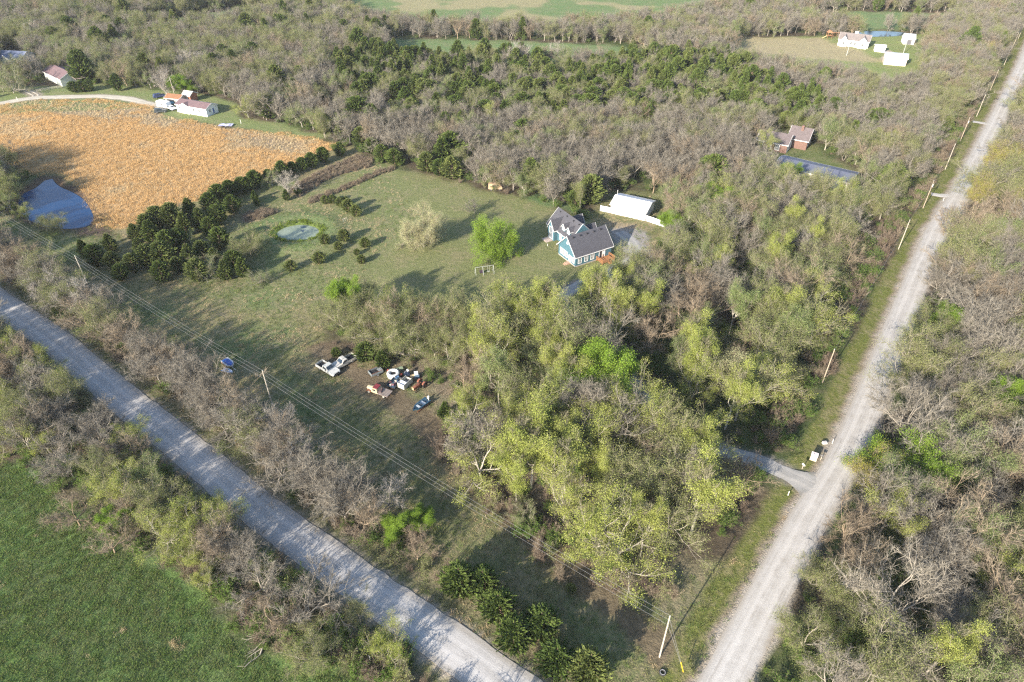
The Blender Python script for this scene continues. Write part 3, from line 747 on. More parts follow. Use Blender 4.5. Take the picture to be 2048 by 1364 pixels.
def proto_tuft(k, n, h, w, mat, spread, bend=0.5):
    rs = np.random.RandomState(500 + k); az = rs.uniform(0, 6.28, n); r = spread * np.sqrt(rs.rand(n))
    P = np.stack([r * np.cos(az + 1), r * np.sin(az + 1), np.full(n, -0.02)], 1)
    L = h * rs.uniform(0.55, 1.2, n); b = bend * rs.uniform(0.2, 1.2, n)
    T = P + np.stack([np.cos(az) * b * L, np.sin(az) * b * L, L], 1)
    M_ = P + (T - P) * 0.55 + np.stack([-np.cos(az) * b * L * .12, -np.sin(az) * b * L * .12, L * .08], 1)
    s = np.stack([-np.sin(az * 3.1), np.cos(az * 3.1), np.zeros(n)], 1) * w / 2
    V = np.stack([P - s, P + s, M_ + s * .8, T, M_ - s * .8], 1).reshape(-1, 3)
    return np_mesh('tuft_%d' % k, V, np.arange(len(V)).reshape(-1, 5), 5, [mat])

def scatter(name, label, cat, pts, meshes, kind='stuff'):
    """one object that repeats small plants over many points: pts = [(x, y, z, rot, scale, mesh index)]"""
    lib = bpy.data.collections.new(name + '_kinds')
    for i, me in enumerate(meshes): lib.objects.link(bpy.data.objects.new('%s_kind_%02d' % (name, i), me))
    a = np.array(pts, np.float32)
    me = bpy.data.meshes.new(name); me.vertices.add(len(a)); me.vertices.foreach_set('co', a[:, :3].ravel())
    for nm, typ, c in (('rz', 'FLOAT', 3), ('sc', 'FLOAT', 4)):
        t = me.attributes.new(nm, typ, 'POINT'); t.data.foreach_set('value', np.ascontiguousarray(a[:, c]))
    t = me.attributes.new('pick', 'INT', 'POINT'); t.data.foreach_set('value', a[:, 5].astype(np.int32))
    o = bpy.data.objects.new(name, me); COL.objects.link(o)
    g = bpy.data.node_groups.new(name + '_scatter', 'GeometryNodeTree')
    g.interface.new_socket('Geometry', in_out='INPUT', socket_type='NodeSocketGeometry')
    g.interface.new_socket('Geometry', in_out='OUTPUT', socket_type='NodeSocketGeometry')
    n = g.nodes; l = g.links
    gi = n.new('NodeGroupInput'); go = n.new('NodeGroupOutput'); ip = n.new('GeometryNodeInstanceOnPoints')
    ci = n.new('GeometryNodeCollectionInfo'); ci.inputs['Collection'].default_value = lib
    ci.inputs['Separate Children'].default_value = True; ci.inputs['Reset Children'].default_value = True
    ip.inputs['Pick Instance'].default_value = True
    def att(nm, typ):
        x = n.new('GeometryNodeInputNamedAttribute'); x.data_type = typ; x.inputs['Name'].default_value = nm; return x.outputs['Attribute']
    cx = n.new('ShaderNodeCombineXYZ'); l.new(att('rz', 'FLOAT'), cx.inputs[2])
    l.new(gi.outputs[0], ip.inputs['Points']); l.new(ci.outputs[0], ip.inputs['Instance'])
    l.new(att('pick', 'INT'), ip.inputs['Instance Index']); l.new(cx.outputs[0], ip.inputs['Rotation']); l.new(att('sc', 'FLOAT'), ip.inputs['Scale'])
    l.new(ip.outputs[0], go.inputs[0])
    md = o.modifiers.new('scatter', 'NODES'); md.node_group = g
    return tag(o, label, cat, kind=kind)

# ---- where trees stand -------------------------------------------------------
LOOKN = {'grey': 'bare grey', 'tan': 'bare tan-twigged', 'pale': 'bare white-barked', 'olive': 'olive budding', 'gold': 'golden budding', 'cream': 'pale cream budding',
         'yellow': 'yellow-green leafing', 'soft': 'soft green leafing', 'bright': 'bright green leafing', 'cedar': 'dark green', 'cedarl': 'olive green'}
KIND = {'grey': 'bare_tree', 'tan': 'bare_tree', 'pale': 'bare_tree', 'olive': 'budding_tree', 'gold': 'budding_tree', 'cream': 'budding_tree',
        'yellow': 'leafing_tree', 'soft': 'leafing_tree', 'bright': 'leafing_tree', 'cedar': 'cedar_tree', 'cedarl': 'cedar_tree'}
MARKS = [((20, 151), 'the blue house'), ((33, 178), 'the white metal barn'), ((-30, 106), 'the two white pickups'), ((-15, 100), 'the rusty tractor and junk trailers'),
         ((-93, 170), 'the blue pond'), ((-65, 168), 'the algae-covered pond'), ((-122, 260), 'the maroon-roofed mobile home'), ((-195, 298), 'the grey metal shed'),
         ((92, 226), 'the brick house'), ((93, 203), 'the long blue-roofed shed'), ((168, 354), 'the white farmhouse'), ((174, 323), 'the tan gable-ended barn'),
         ((55, 80), 'the driveway mouth'), ((20, 47), 'the guyed corner pole'), ((-46, 98), 'the middle pole of the wire line'), ((-95, 150), 'the far pole of the wire line'),
         ((-4, 153), 'the round bright green lawn tree'), ((12, 122), 'the driveway bend'), ((31, 95), 'the shaded driveway stretch'), ((-60, 100), 'the white and blue jet boat'),
         ((-100, 225), 'the orange grass field edge'), ((-10, 260), 'the cedar belt'), ((60, 300), 'the far cedar belt edge'), ((-80, 330), 'the far left woods'),
         ((10, 370), 'the far green fields'), ((110, 400), 'the top tree line'), ((240, 345), 'the far end of the right road'), ((120, 190), 'the row of roadside poles'),
         ((-60, 75), 'the lower green field corner'), ((-25, 55), 'the pair of white fence posts'), ((75, 60), 'the lower right corner woods'), ((100, 120), 'the right edge woods'),
         ((150, 240), 'the upper right road bend'), ((50, 130), 'the tall roadside wood'), ((60, 160), 'the mid road verge'), ((-160, 190), 'the left photo edge'), ((40, 230), 'the grey wood behind the barn'),
         ((-230, 370), 'the top left corner'), ((-40, 215), 'the dry brush corner of the meadow'), ((0, 90), 'the wire-line clearing')]
def where(x, y):
    dl, sl = line_info(LC, np.array([x]), np.array([y])); dr, sr = line_info(RC, np.array([x]), np.array([y]))
    m = sorted(((x - a[0]) ** 2 + (y - a[1]) ** 2, a, n) for a, n in MARKS)[0]
    d = math.sqrt(m[0]); rel = 'beside' if d < 9 else 'near' if d < 24 else 'beyond' if y > m[1][1] else 'this side of'
    if y > 20 and dl[0] < 13 and sl[0] < 0: z = 'below the left road'
    elif dl[0] < 13: z = 'in the left road strip'
    elif sr[0] < 0 and dr[0] > 0: z = 'right of the right road'
    else: z = ''
    side = '' if rel == 'beside' else (', left' if x < m[1][0] - 3 else ', right' if x > m[1][0] + 3 else '')
    return z, rel, m[2], side
TREES = []   # (x, y, height, shape, look, label or None, wide)
def T(u, v, h, shape, look, label=None, wide=1.0):
    x, y = G(u, v); TREES.append([x, y, h, shape, look, label, wide])
# trees one can pick out in the photograph
T(990, 517, 13.2, 'full round', 'bright', 'big round bright green tree alone on the lawn left of the blue house', 0.74)
T(848, 494, 12.0, 'full round', 'cream', 'pale cream budding tree standing alone in the middle of the meadow', 0.78)
T(949, 426, 5, 'wide spreading', 'grey', 'small bare sapling on the lawn above the bright green tree')
T(1200, 782, 14, 'wide spreading', 'bright', 'bright green tree beside the shaded driveway bend in the centre wood')
T(1180, 830, 14, 'round-headed', 'bright', 'bright green tree just below the driveway bend in the centre wood')
T(1007, 655, 13, 'vase-shaped', 'yellow', 'bushy yellow-green tree at the top edge of the centre wood below the lawn')
T(1062, 650, 12, 'round-headed', 'yellow', 'rounded yellow-green tree at the wood edge left of the driveway')
T(960, 960, 14, 'wide spreading', 'yellow', 'broad yellow-green tree overhanging the left edge of the centre wood')
T(1035, 960, 16.5, 'tall slender', 'yellow', 'tall yellow-green tree with a long bare trunk at the wood edge')
T(1062, 975, 15, 'tall slender', 'yellow'); T(1130, 1000, 16, 'tall slender', 'yellow'); T(1160, 880, 16, 'tall slender', 'grey', 'pale dead-topped tree in the middle of the centre wood')
T(1190, 1110, 15, 'vase-shaped', 'yellow'); T(1230, 1130, 15, 'wide spreading', 'yellow'); T(1380, 1072, 17, 'tall slender', 'yellow', 'tall pale-trunked leafing tree at the lower right edge of the centre wood')
T(1215, 1060, 8, 'vase-shaped', 'tan', 'low bare spreading tree at the bottom edge of the centre wood')
T(1455, 985, 9, 'leaning', 'tan', 'twisted brown trunk just below the driveway entrance')
T(1470, 840, 13, 'round-headed', 'yellow'); T(1500, 800, 14, 'round-headed', 'yellow'); T(1575, 730, 14, 'tall slender', 'soft'); T(1610, 700, 14, 'round-headed', 'yellow', 'large soft yellow-green tree leaning over the brushy verge of the right road')
T(1465, 800, 13, 'wide spreading', 'cream', 'tree with cream tan crown in the right half of the centre wood'); T(1300, 720, 12, 'leaning', 'tan', 'tan-barked bare tree with crooked limbs in the centre wood'); T(1365, 680, 13, 'leaning', 'tan', 'orange-tan dead tree with twisted limbs right of the centre wood')
T(1410, 432, 9, 'round-headed', 'bright', 'leftmost of three bright green trees right of the white barn'); T(1450, 442, 9.5, 'wide spreading', 'bright', 'middle of three bright green trees right of the white barn'); T(1492, 448, 9, 'round-headed', 'bright', 'rightmost of three bright green trees right of the white barn')
T(1598, 440, 6, 'round-headed', 'bright', 'small bright green tree below the long blue-roofed shed'); T(1335, 470, 7, 'vase-shaped', 'bright', 'small bright green tree at the right end of the white fence')
T(1570, 372, 7.5, 'round-headed', 'bright', 'yellow-green tree poking over the long blue-roofed shed'); T(1528, 310, 10, 'wide spreading', 'yellow', 'yellow-green tree covering the left side of the brick house')
T(1595, 275, 11, 'wide spreading', 'olive', 'wide olive tree right behind the brick house'); T(1650, 300, 12, 'vase-shaped', 'soft', 'soft green tree at the right corner of the brick house')
T(1785, 335, 6, 'round-headed', 'bright')
T(1795, 968, 10, 'full round', 'bright', 'bright yellow-green tree hanging over the right road below the mailbox', 1.15)
T(1757, 1262, 17, 'wide spreading', 'grey', 'large bare tree with ivy-streaked trunk and fanned limbs in the lower right wood', 0.95)
T(1898, 1078, 14.5, 'wide spreading', 'tan', 'large bare tree with pale candelabra limbs right of the driveway mouth', 1.0)
T(1742, 1035, 13, 'vase-shaped', 'grey', 'bare upright tree over the right road opposite the driveway mouth'); T(1905, 945, 13, 'wide spreading', 'soft', 'leaning soft green tree with one thick bent trunk right of the road')
T(2010, 1330, 12, 'leaning', 'tan'); T(1950, 1365, 11, 'round-headed', 'grey'); T(1880, 1300, 10, 'round-headed', 'grey'); T(1990, 1200, 10, 'wide spreading', 'yellow')
T(1600, 1300, 8, 'wide spreading', 'olive', 'olive bush-like tree leaning over the bottom of the right road', 1.15); T(1660, 1240, 9, 'round-headed', 'olive')
T(1640, 1180, 8, 'wide spreading', 'olive')
T(1880, 665, 8, 'round-headed', 'bright', 'bright green tree at the right road edge in the right wood'); T(1880, 790, 6, 'round-headed', 'bright'); T(2000, 830, 9, 'wide spreading', 'bright', 'bright green tree at the right photo edge beyond the bare oaks')
T(2030, 345, 11, 'wide spreading', 'gold', 'golden budding tree at the right photo edge beside the road', 1.3); T(1972, 122, 9, 'wide spreading', 'gold', 'golden green tree at the far end of the roadside wood', 1.2)
T(2055, 400, 10, 'wide spreading', 'gold')
T(1040, 140, 13, 'vase-shaped', 'pale', 'tallest white-barked bare tree in front of the far cedar belt'); T(1113, 132, 11, 'vase-shaped', 'pale', 'slim white-barked bare tree at the left of the tan clearing')
T(365, 158, 10, 'vase-shaped', 'pale', 'left white-barked tree behind the mobile home'); T(392, 152, 12, 'vase-shaped', 'pale', 'middle white-barked tree behind the mobile home'); T(408, 150, 10, 'vase-shaped', 'pale', 'right white-barked tree behind the mobile home')
T(335, 195, 11, 'vase-shaped', 'pale', 'pale bare tree behind the rusty roofed sheds'); T(80, 92, 12, 'vase-shaped', 'pale', 'pale bare tree in the top left woods'); T(672, 56, 12, 'vase-shaped', 'pale', 'white-barked tree at the edge of the far green fields', 1.1)
T(368, 190, 9, 'round-headed', 'bright', 'bright green tree beside the rusty roofed sheds'); T(28, 186, 12, 'full round', 'soft', 'full soft green tree by the lane fork at the left edge', 1.1); T(8, 184, 10, 'round-headed', 'soft')
T(1715, 72, 9, 'round-headed', 'soft', 'round soft green tree beside the far right pond'); T(846, 155, 8, 'round-headed', 'yellow', 'small yellow-green tree among the dark cedars')
T(1240, 372, 7, 'round-headed', 'olive', 'olive budding tree left behind the white barn'); T(1160, 420, 9, 'tall slender', 'olive')
T(696, 640, 11, 'round-headed', 'bright', 'bright green tree at the left tip of the centre wood', 0.7)
T(690, 668, 9, 'wide spreading', 'olive', 'drooping olive tree at the left tip of the centre wood', 1.2)
T(930, 790, 9, 'wide spreading', 'tan', 'tan rounded bare tree beside the bright green one above the clearing')
T(424, 552, 7.5, 'full round', 'soft', 'rounded pale green tree in front of the meadow cedars', 1.05); T(502, 510, 8, 'full round', 'olive', 'olive green tree right of the meadow cedars')
T(380, 492, 5, 'round-headed', 'soft', 'small pale green tree in the middle of the meadow cedars'); T(519, 568, 4.5, 'full round', 'soft', 'low pale green bush-like tree at the edge of the meadow cedars', 1.2)
T(579, 392, 8, 'vase-shaped', 'pale', 'slim pale tree at the dry brush by the field edge'); T(545, 372, 6, 'wide spreading', 'soft', 'small green tree in the cedar row by the orange field')
T(1047, 1045, 5, 'full round', 'soft', 'lone pale green sapling beside the wire-line clearing')
T(40, 868, 9, 'full round', 'yellow', 'bright yellow-green tree at the left edge below the road', 1.15); T(20, 720, 8, 'round-headed', 'yellow', 'yellow-green tree at the left photo edge by the road'); T(100, 905, 8, 'wide spreading', 'yellow')
T(5, 830, 8, 'round-headed', 'yellow')
T(260, 1010, 8.5, 'round-headed', 'yellow'); T(300, 985, 8, 'round-headed', 'soft'); T(245, 1065, 5, 'round-headed', 'bright', 'low bright green tree in the belt above the green field'); T(215, 975, 8, 'wide spreading', 'olive')
T(160, 1050, 7, 'wide spreading', 'tan', 'tan thicket-like tree bulging into the green field', 1.25); T(230, 1105, 6, 'wide spreading', 'tan', 'low tan tree at the edge of the green field', 1.3)
T(385, 1130, 7, 'round-headed', 'yellow'); T(410, 1180, 5, 'round-headed', 'yellow'); T(530, 1190, 9, 'wide spreading', 'grey', 'grey white-limbed tree in the belt above the fallen log', 1.1); T(620, 1240, 9.5, 'wide spreading', 'grey', 'large grey bare tree leaning over the left road near the fence posts', 1.15)
T(560, 1260, 8, 'wide spreading', 'tan'); T(640, 1320, 8, 'wide spreading', 'olive'); T(720, 1245, 5, 'leaning', 'olive')
T(790, 1075, 5.5, 'round-headed', 'bright', 'small bright green tree at the lower end of the roadside strip'); T(845, 1055, 5, 'wide spreading', 'bright'); T(835, 1120, 6, 'wide spreading', 'tan', 'rounded bare tree at the lower end of the roadside strip')
T(780, 1020, 8, 'wide spreading', 'pale', 'pale limbed bare tree at the lower end of the roadside strip'); T(620, 925, 8.5, 'wide spreading', 'pale'); T(560, 880, 8, 'round-headed', 'pale')
T(25, 425, 8, 'round-headed', 'soft', 'green willow at the left end of the blue pond'); T(60, 445, 6, 'round-headed', 'yellow', 'yellow-green willow on the near bank of the blue pond'); T(95, 462, 5.5, 'round-headed', 'olive', 'olive willow on the near bank of the blue pond', 1.1)
T(128, 466, 5.5, 'round-headed', 'olive', 'rightmost willow on the near bank of the blue pond', 1.2); T(40, 370, 6, 'wide spreading', 'olive')
def CE(u, v, h, light=False, rnd_=False, label=None, wide=1.0):
    h *= 1.22 if v < 600 else 1.0; x, y = G(u, v); TREES.append([x, y, h, 'rounded' if rnd_ else 'conical', 'cedarl' if light else 'cedar', label, wide])
for a in ((651, 490, 2.6), (689, 483, 3.2), (677, 500, 2.2), (639, 527, 3.0), (731, 495, 2.6), (723, 527, 2.2), (583, 541, 2.6), (714, 510, 1.6)):
    CE(*a, light=True, rnd_=True, label=None, wide=1.5)
for a in ((651, 408, 2.4), (666, 407, 2.4), (681, 413, 2.6), (692, 409, 2.2), (698, 424, 3.6), (713, 433, 3.2)): CE(*a, light=True, rnd_=True, wide=1.35)
for a in ((574, 401, 3.2), (597, 390, 2.8), (511, 402, 3), (515, 412, 2.8), (468, 427, 5), (681, 312, 4.2), (648, 326, 4.8), (625, 336, 4.6), (606, 343, 4.2), (586, 349, 3.8), (567, 356, 5), (540, 366, 4), (513, 377, 5.2), (500, 384, 4.4), (487, 388, 4.8), (474, 392, 4), (463, 396, 5), (442, 412, 6), (440, 450, 5.5), (425, 425, 5.5)):
    CE(*a, rnd_=a[2] > 3.5, wide=1.3)
for a in ((171, 510, 4), (198, 532, 5.5), (225, 503, 4.6), (246, 560, 4), (270, 543, 4.5), (300, 533, 5.5), (328, 563, 5), (307, 486, 6), (342, 508, 6), (362, 500, 5.5), (400, 562, 5.5), (444, 497, 5.5), (424, 472, 5), (489, 555, 5), (472, 541, 5), (455, 560, 5), (385, 535, 6), (360, 545, 4), (285, 515, 5), (320, 458, 6), (350, 455, 6.5), (385, 440, 6), (405, 460, 6), (330, 530, 6), (300, 470, 5.5), (275, 485, 5), (375, 470, 6), (410, 520, 5), (435, 535, 5), (230, 535, 4)):
    CE(*a, rnd_=a[0] % 2 == 0, light=a[0] % 5 == 0, wide=1.3)
CE(920, 1183, 6.0, False, True, 'leftmost dark cedar in the roadside clump at the bottom', 1.55); CE(966, 1180, 5, False, True, 'second cedar of the bottom roadside clump', 1.55); CE(997, 1231, 5.4, False, True, 'middle cedar nearest the left road in the bottom clump', 1.55)
CE(1028, 1285, 5.8, False, True, 'dark cedar low in the bottom clump beside the gravel', 1.55); CE(1082, 1268, 5.6, False, True, 'cedar nearest the dirt track in the bottom clump', 1.55); CE(1112, 1335, 5.4, False, True, 'dark cedar beside the pale topped one at the bottom', 1.55)
CE(1176, 1362, 7.2, True, True, 'large pale green cedar with a lighter tip at the bottom edge', 1.15); CE(1140, 1185, 2, True, True, 'small cedar alone in the weeds under the wires', 1.3)
CE(733, 722, 5.2, False, True, 'left dark cedar behind the junk trailers', 1.4); CE(766, 735, 4.8, False, False, 'right dark cedar behind the junk trailers', 1.4); CE(673, 713, 2.4, False, True, 'low dark cedar above the white pickups', 1.5); CE(892, 840, 5, False, False, 'dark cedar with bright vine at the edge of the clearing', 1.2)
CE(150, 185, 4, False, True, 'left of two dark bushy cedars by the farm lane', 1.6); CE(168, 184, 4.2, False, True, 'right of two dark bushy cedars by the farm lane', 1.6); CE(182, 183, 3.6, False, True, None, 1.5); CE(238, 182, 5, False, True, None, 1.5)
for i in range(14): CE(222 + i * 9.6, 62 - i * 1.3, 5.5, False, False, None, 1.1)
for u, v, h in ((725, 292, 6), (745, 308, 5), (765, 322, 5), (690, 278, 6), (650, 268, 6.5), (790, 330, 5), (855, 345, 6), (880, 352, 5), (905, 358, 6.5), (1180, 408, 8), (1170, 405, 6), (1150, 415, 5)): CE(u, v, h, h > 5.8, True, None, 1.4)

MIX = [  # (polygon, weights, heights, density)
    (GP((660, 150), (720, 118), (820, 92), (1000, 105), (1120, 165), (1250, 125), (1360, 120), (1460, 140), (1560, 190), (1640, 200), (1680, 262), (1600, 275), (1500, 248), (1360, 235), (1160, 262), (1000, 245), (880, 265), (790, 255), (690, 190)), dict(cedar=.34, cedarl=.22, grey=.22, olive=.14, soft=.08), (6, 10), 0.95),
    (GP((700, 240), (900, 260), (1180, 300), (1500, 300), (1500, 400), (1340, 395), (1180, 410), (980, 380), (700, 300)), dict(grey=.68, tan=.10, olive=.12, cedar=.05, soft=.05), (8.5, 12.5), 0.8),
    (GP((1340, 380), (1520, 350), (1740, 380), (1850, 400), (1760, 560), (1400, 560), (1250, 620), (1250, 540), (1330, 470)), dict(olive=.38, grey=.22, yellow=.12, soft=.22, tan=.06), (9, 13), 0.68),
    (GP((1250, 545), (1760, 540), (1660, 720), (1600, 800), (1250, 700), (1180, 600)), dict(yellow=.32, soft=.20, olive=.26, tan=.10, grey=.12), (10, 14.5), 0.6),
    (GP((940, 640), (1250, 600), (1600, 790), (1590, 960), (1500, 1110), (1270, 1160), (1060, 1080), (900, 860), (930, 760)), dict(yellow=.56, soft=.08, olive=.16, grey=.14, tan=.06), (11, 16), 0.62),
    (GP((620, 590), (960, 600), (960, 880), (860, 820), (620, 720)), dict(olive=.50, grey=.20, yellow=.14, tan=.16), (8, 11.5), 0.92),
    (GP((-300, -80), (500, -80), (700, 60), (640, 270), (300, 180), (-300, 180)), dict(grey=.36, olive=.38, soft=.15, cedar=.035, cedarl=.015, tan=.06), (8, 12), 0.78),
    (GP((500, -80), (2100, -80), (2060, 80), (1800, 130), (1400, 115), (1000, 70), (700, 60)), dict(grey=.54, tan=.14, olive=.22, soft=.09, cedar=.01), (8, 11), 0.8),
    (GP((1380, 60), (1980, 120), (1960, 230), (1860, 330), (1700, 270), (1600, 190), (1400, 130)), dict(grey=.56, tan=.12, olive=.22, soft=.08, cedar=.02), (7.5, 10.5), 0.8),
]
def mixat(x, y):
    for poly, w, hh, dn in MIXS:
        if poly_sd(poly, np.array([x]), np.array([y]))[0] > 0: return w, hh, dn
    return dict(grey=.50, tan=.12, olive=.24, soft=.08, yellow=.03, cedar=.03), (8, 11.5), 0.78
MIXS = MIX
rnd = random.Random(7)
cand = []
step = 4.6
yy = 28.0; row = 0
while yy < 640:
    xx = -520 + (row % 2) * step / 2
    while xx < 520:
        cand.append((xx + rnd.uniform(-.42, .42) * step, yy + rnd.uniform(-.42, .42) * step)); xx += step
    yy += step * 0.87; row += 1
ss = offset(LE, 7.0)
for (ax_, ay_), (bx_, by_) in zip(ss[:-1], ss[1:]):     # the continuous belt of trees along the left road
    Ls = math.hypot(bx_ - ax_, by_ - ay_); k = int(Ls / 4.2)
    for i in range(k): t = (i + rnd.random()) / k; cand.append((ax_ + (bx_ - ax_) * t + rnd.uniform(-2, 2), ay_ + (by_ - ay_) * t + rnd.uniform(-2, 2)))
cand = np.array(cand)
pu, pv = PX(cand[:, 0], cand[:, 1]); tu, tv_ = PX(cand[:, 0], cand[:, 1], 10.0)
m = (pu > -170) & (pu < 2220) & (tv_ < 1480) & (pv > -55)
cand = cand[m]; X, Y = cand[:, 0], cand[:, 1]
dl, sl = line_info(LC, X, Y); dr, sr = line_info(RC, X, Y)
inopen = np.zeros(len(X), bool)
for p in OPEN: inopen |= poly_sd(p, X, Y) > -0.4
crop_in = poly_sd(CROP, X, Y) > -2.6
strip = (sl > 0) & (dl > 6.2) & (dl < 10.6) & (X < G(860, 1140)[0])
belt = (sl < 0) & (dl > 6.2) & ~crop_in
bm = (sl > 0) & (dl <= 6.2)
ok = (~inopen & ~bm) | strip | belt
ok &= ~((sl < 0) & (dl <= 6.2)) & ~crop_in
pu, pv = PX(X, Y)
left_clear = np.where(pv > 500, 17.0, np.where(pv > 250, 13.0, 10.0))
ok &= ~((sr > 0) & (dr < left_clear)) & ~((sr < 0) & (dr < 4.4))
ok &= ~((sl > 0) & (dl < 22) & ~strip & (Y < 300))
dd, _ = line_info(DRV, X, Y); ok &= dd > 3.4
dd, _ = line_info(FARD, X, Y); ok &= dd > 4
bldg = [(20, 151, 13), (36, 176, 11), (-121, 259, 11), (-194, 298, 11), (94, 226, 9), (93, 203, 12), (168, 355, 9), (175, 322, 8), (-226, 326, 9), (198, 361, 6), (177, 347, 5), (-30, 105, 6.5), (-15, 100, 7.5), (-21, 104, 6)]
for bx0, by0, br in bldg: ok &= np.hypot(X - bx0, Y - by0) > br
cand = cand[ok]; strip = strip[ok]; sl = sl[ok]; dl = dl[ok]; dr = dr[ok]; sr = sr[ok]
man = np.array([(t[0], t[1]) for t in TREES])
for i, (x, y) in enumerate(cand):
    dm = np.hypot(man[:, 0] - x, man[:, 1] - y).min()
    if dm < 3.2: continue
    w, hh, dn = mixat(x, y)
    if strip[i]: w, hh, dn = dict(grey=.52, tan=.28, olive=.18, pale=.02), (8.2, 10.4), 1.0
    elif sl[i] < 0 and y < 230 and dl[i] < 45: w, hh, dn = (dict(grey=.40, tan=.20, olive=.22, yellow=.18), (6.8, 9.2), 0.95)
    elif sr[i] < 0 and dr[i] < 200: w, hh, dn = dict(grey=.50, tan=.12, olive=.22, soft=.11, yellow=.03, gold=.02), (10, 14), 0.5
    if rnd.random() > dn: continue
    look = rnd.choices(list(w), list(w.values()))[0]; h = rnd.uniform(*hh)
    if look.startswith('cedar'):
        shape = rnd.choice(('conical', 'rounded'))
    elif look in ('yellow', 'soft') and h > 12: shape = rnd.choice(('tall slender', 'tall slender', 'vase-shaped', 'round-headed'))
    else: shape = rnd.choice(('wide spreading', 'wide spreading', 'round-headed', 'round-headed', 'vase-shaped', 'twin-stemmed', 'leaning'))
    wd = 1.12 if strip[i] or (sl[i] < 0 and y < 230) else rnd.uniform(0.92, 1.12)
    if look in ('yellow', 'soft') and h > 11: wd *= 0.82
    if look.startswith('cedar'): wd *= 1.4
    TREES.append([x, y, h, shape, look, None, wd])
print('TREES', len(TREES))

def meshes_for(shape, look, k):
    if look in ('cedar', 'cedarl'): return proto_cedar(k % 3, look == 'cedarl', shape == 'rounded')
    return proto_tree(shape, look, k % 2 if shape in ('wide spreading', 'round-headed') else 0)
TX = np.array([t[0] for t in TREES]); TY = np.array([t[1] for t in TREES]); TZ = height(TX, TY)
far = {}; cnt = {}; used = {}
def share(i):
    x, y, h = TREES[i][:3]; u, v = PX(x, y, h * 0.6)
    dist = math.hypot(x, y, CAM_H - 5); vis = (-12 < u < 2060) and (v < 1390) and (v > 6)
    return (0 if TREES[i][5] else 1, 0 if vis else 1, dist)
order = sorted(range(len(TREES)), key=share)
PL = {'bare_tree': 'bare tree', 'budding_tree': 'budding tree', 'leafing_tree': 'leafing tree', 'cedar_tree': 'cedar'}
for i in order:
    x, y, h, shape, look, label, wide = TREES[i]; nm = KIND[look]
    tm, cm, jm = meshes_for(shape, look, i); s = h / 10.0; rz = rnd.uniform(0, 6.28)
    sh = share(i)
    if cnt.get(nm, 0) >= 298 or sh[1]:
        far.setdefault(nm, []).append((x, y, float(TZ[i]), rz, s * (0.5 + 0.5 * wide), jm)); continue
    cnt[nm] = cnt.get(nm, 0) + 1
    if label is None:
        z, rel, mk, side = where(x, y)
        size = ('tall' if h > 11.5 else 'mid-height' if h > 8.5 else 'low') if nm != 'cedar_tree' else ('tall' if h > 6.5 else 'mid-height' if h > 4 else 'small')
        kind = 'cedar' if nm == 'cedar_tree' else 'tree'
        if nm == 'cedar_tree': label = f'{size} {shape} {LOOKN[look]} cedar {rel} {mk}{side} {z}'
        else: label = f'{size} {shape} {LOOKN[look]} tree {rel} {mk}{side} {z}'.replace('tall tall', 'tall')
        label = ' '.join(label.split()).rstrip(' ,')
        if len(label.split()) > 16: label = ' '.join(label.replace('mid-height ', '').split()[:16])
    group = {'bare_tree': 'bare trees', 'budding_tree': 'budding trees', 'leafing_tree': 'trees in young leaf', 'cedar_tree': 'cedars'}[nm]
    r = thing(nm, label, PL[nm], (x, y, float(TZ[i])), rz, group); r.scale = (s * wide, s * wide, s)
    used.setdefault(label, []).append(r)
    a = bpy.data.objects.new('trunk', tm); b = bpy.data.objects.new('crown', cm)
    for q in (a, b): COL.objects.link(q); q.parent = r
NUM = {2: 'two', 3: 'three', 4: 'four', 5: 'five', 6: 'six', 7: 'seven', 8: 'eight', 9: 'nine', 10: 'ten', 11: 'eleven', 12: 'twelve', 13: 'thirteen', 14: 'fourteen', 15: 'fifteen', 16: 'sixteen'}
ORD = ['', 'second', 'third', 'fourth', 'fifth', 'sixth', 'seventh', 'eighth', 'ninth', 'tenth', 'eleventh', 'twelfth', 'thirteenth', 'fourteenth', 'fifteenth', 'sixteenth']
for lb in list(used):
    L_ = used[lb]; n_ = len(L_)
    if 1 < n_ <= 16:
        L_.sort(key=lambda r: PX(r.location.x, r.location.y)[0])
        base = ' '.join(lb.split())
        for j, r in enumerate(L_):
            pre = f'leftmost of {NUM[n_]}' if j == 0 else f'rightmost of {NUM[n_]}' if j == n_ - 1 else f'{ORD[j]} from left of {NUM[n_]}'
            t_ = f'{pre} {base}'.replace(' tree ', ' trees ').replace(' cedar ', ' cedars ')
            w_ = t_.split()
            if len(w_) > 16: t_ = t_.replace('mid-height ', '').replace('tall tall', 'tall')
            for cut in (' right of the right road', ' below the left road', ' in the left road strip'):
                if len(t_.split()) > 16 and t_.endswith(cut): t_ = t_[:-len(cut)].rstrip(',')
            w_ = t_.split()
            if len(w_) > 16: t_ = t_.replace('bare tan-twigged', 'bare tan').replace(' from left of ', ' from left in ').replace('yellow-green leafing', 'yellow-green').replace('olive budding', 'olive').replace('soft green leafing', 'soft green')
            w_ = t_.split()
            if len(w_) > 16: continue
            r['label'] = t_; r['group'] = {'bare_tree': 'bare trees', 'budding_tree': 'budding trees', 'leafing_tree': 'trees in young leaf', 'cedar_tree': 'cedars'}[r.name.split('.')[0]]; used[lb] = [q for q in used[lb] if q is not r]
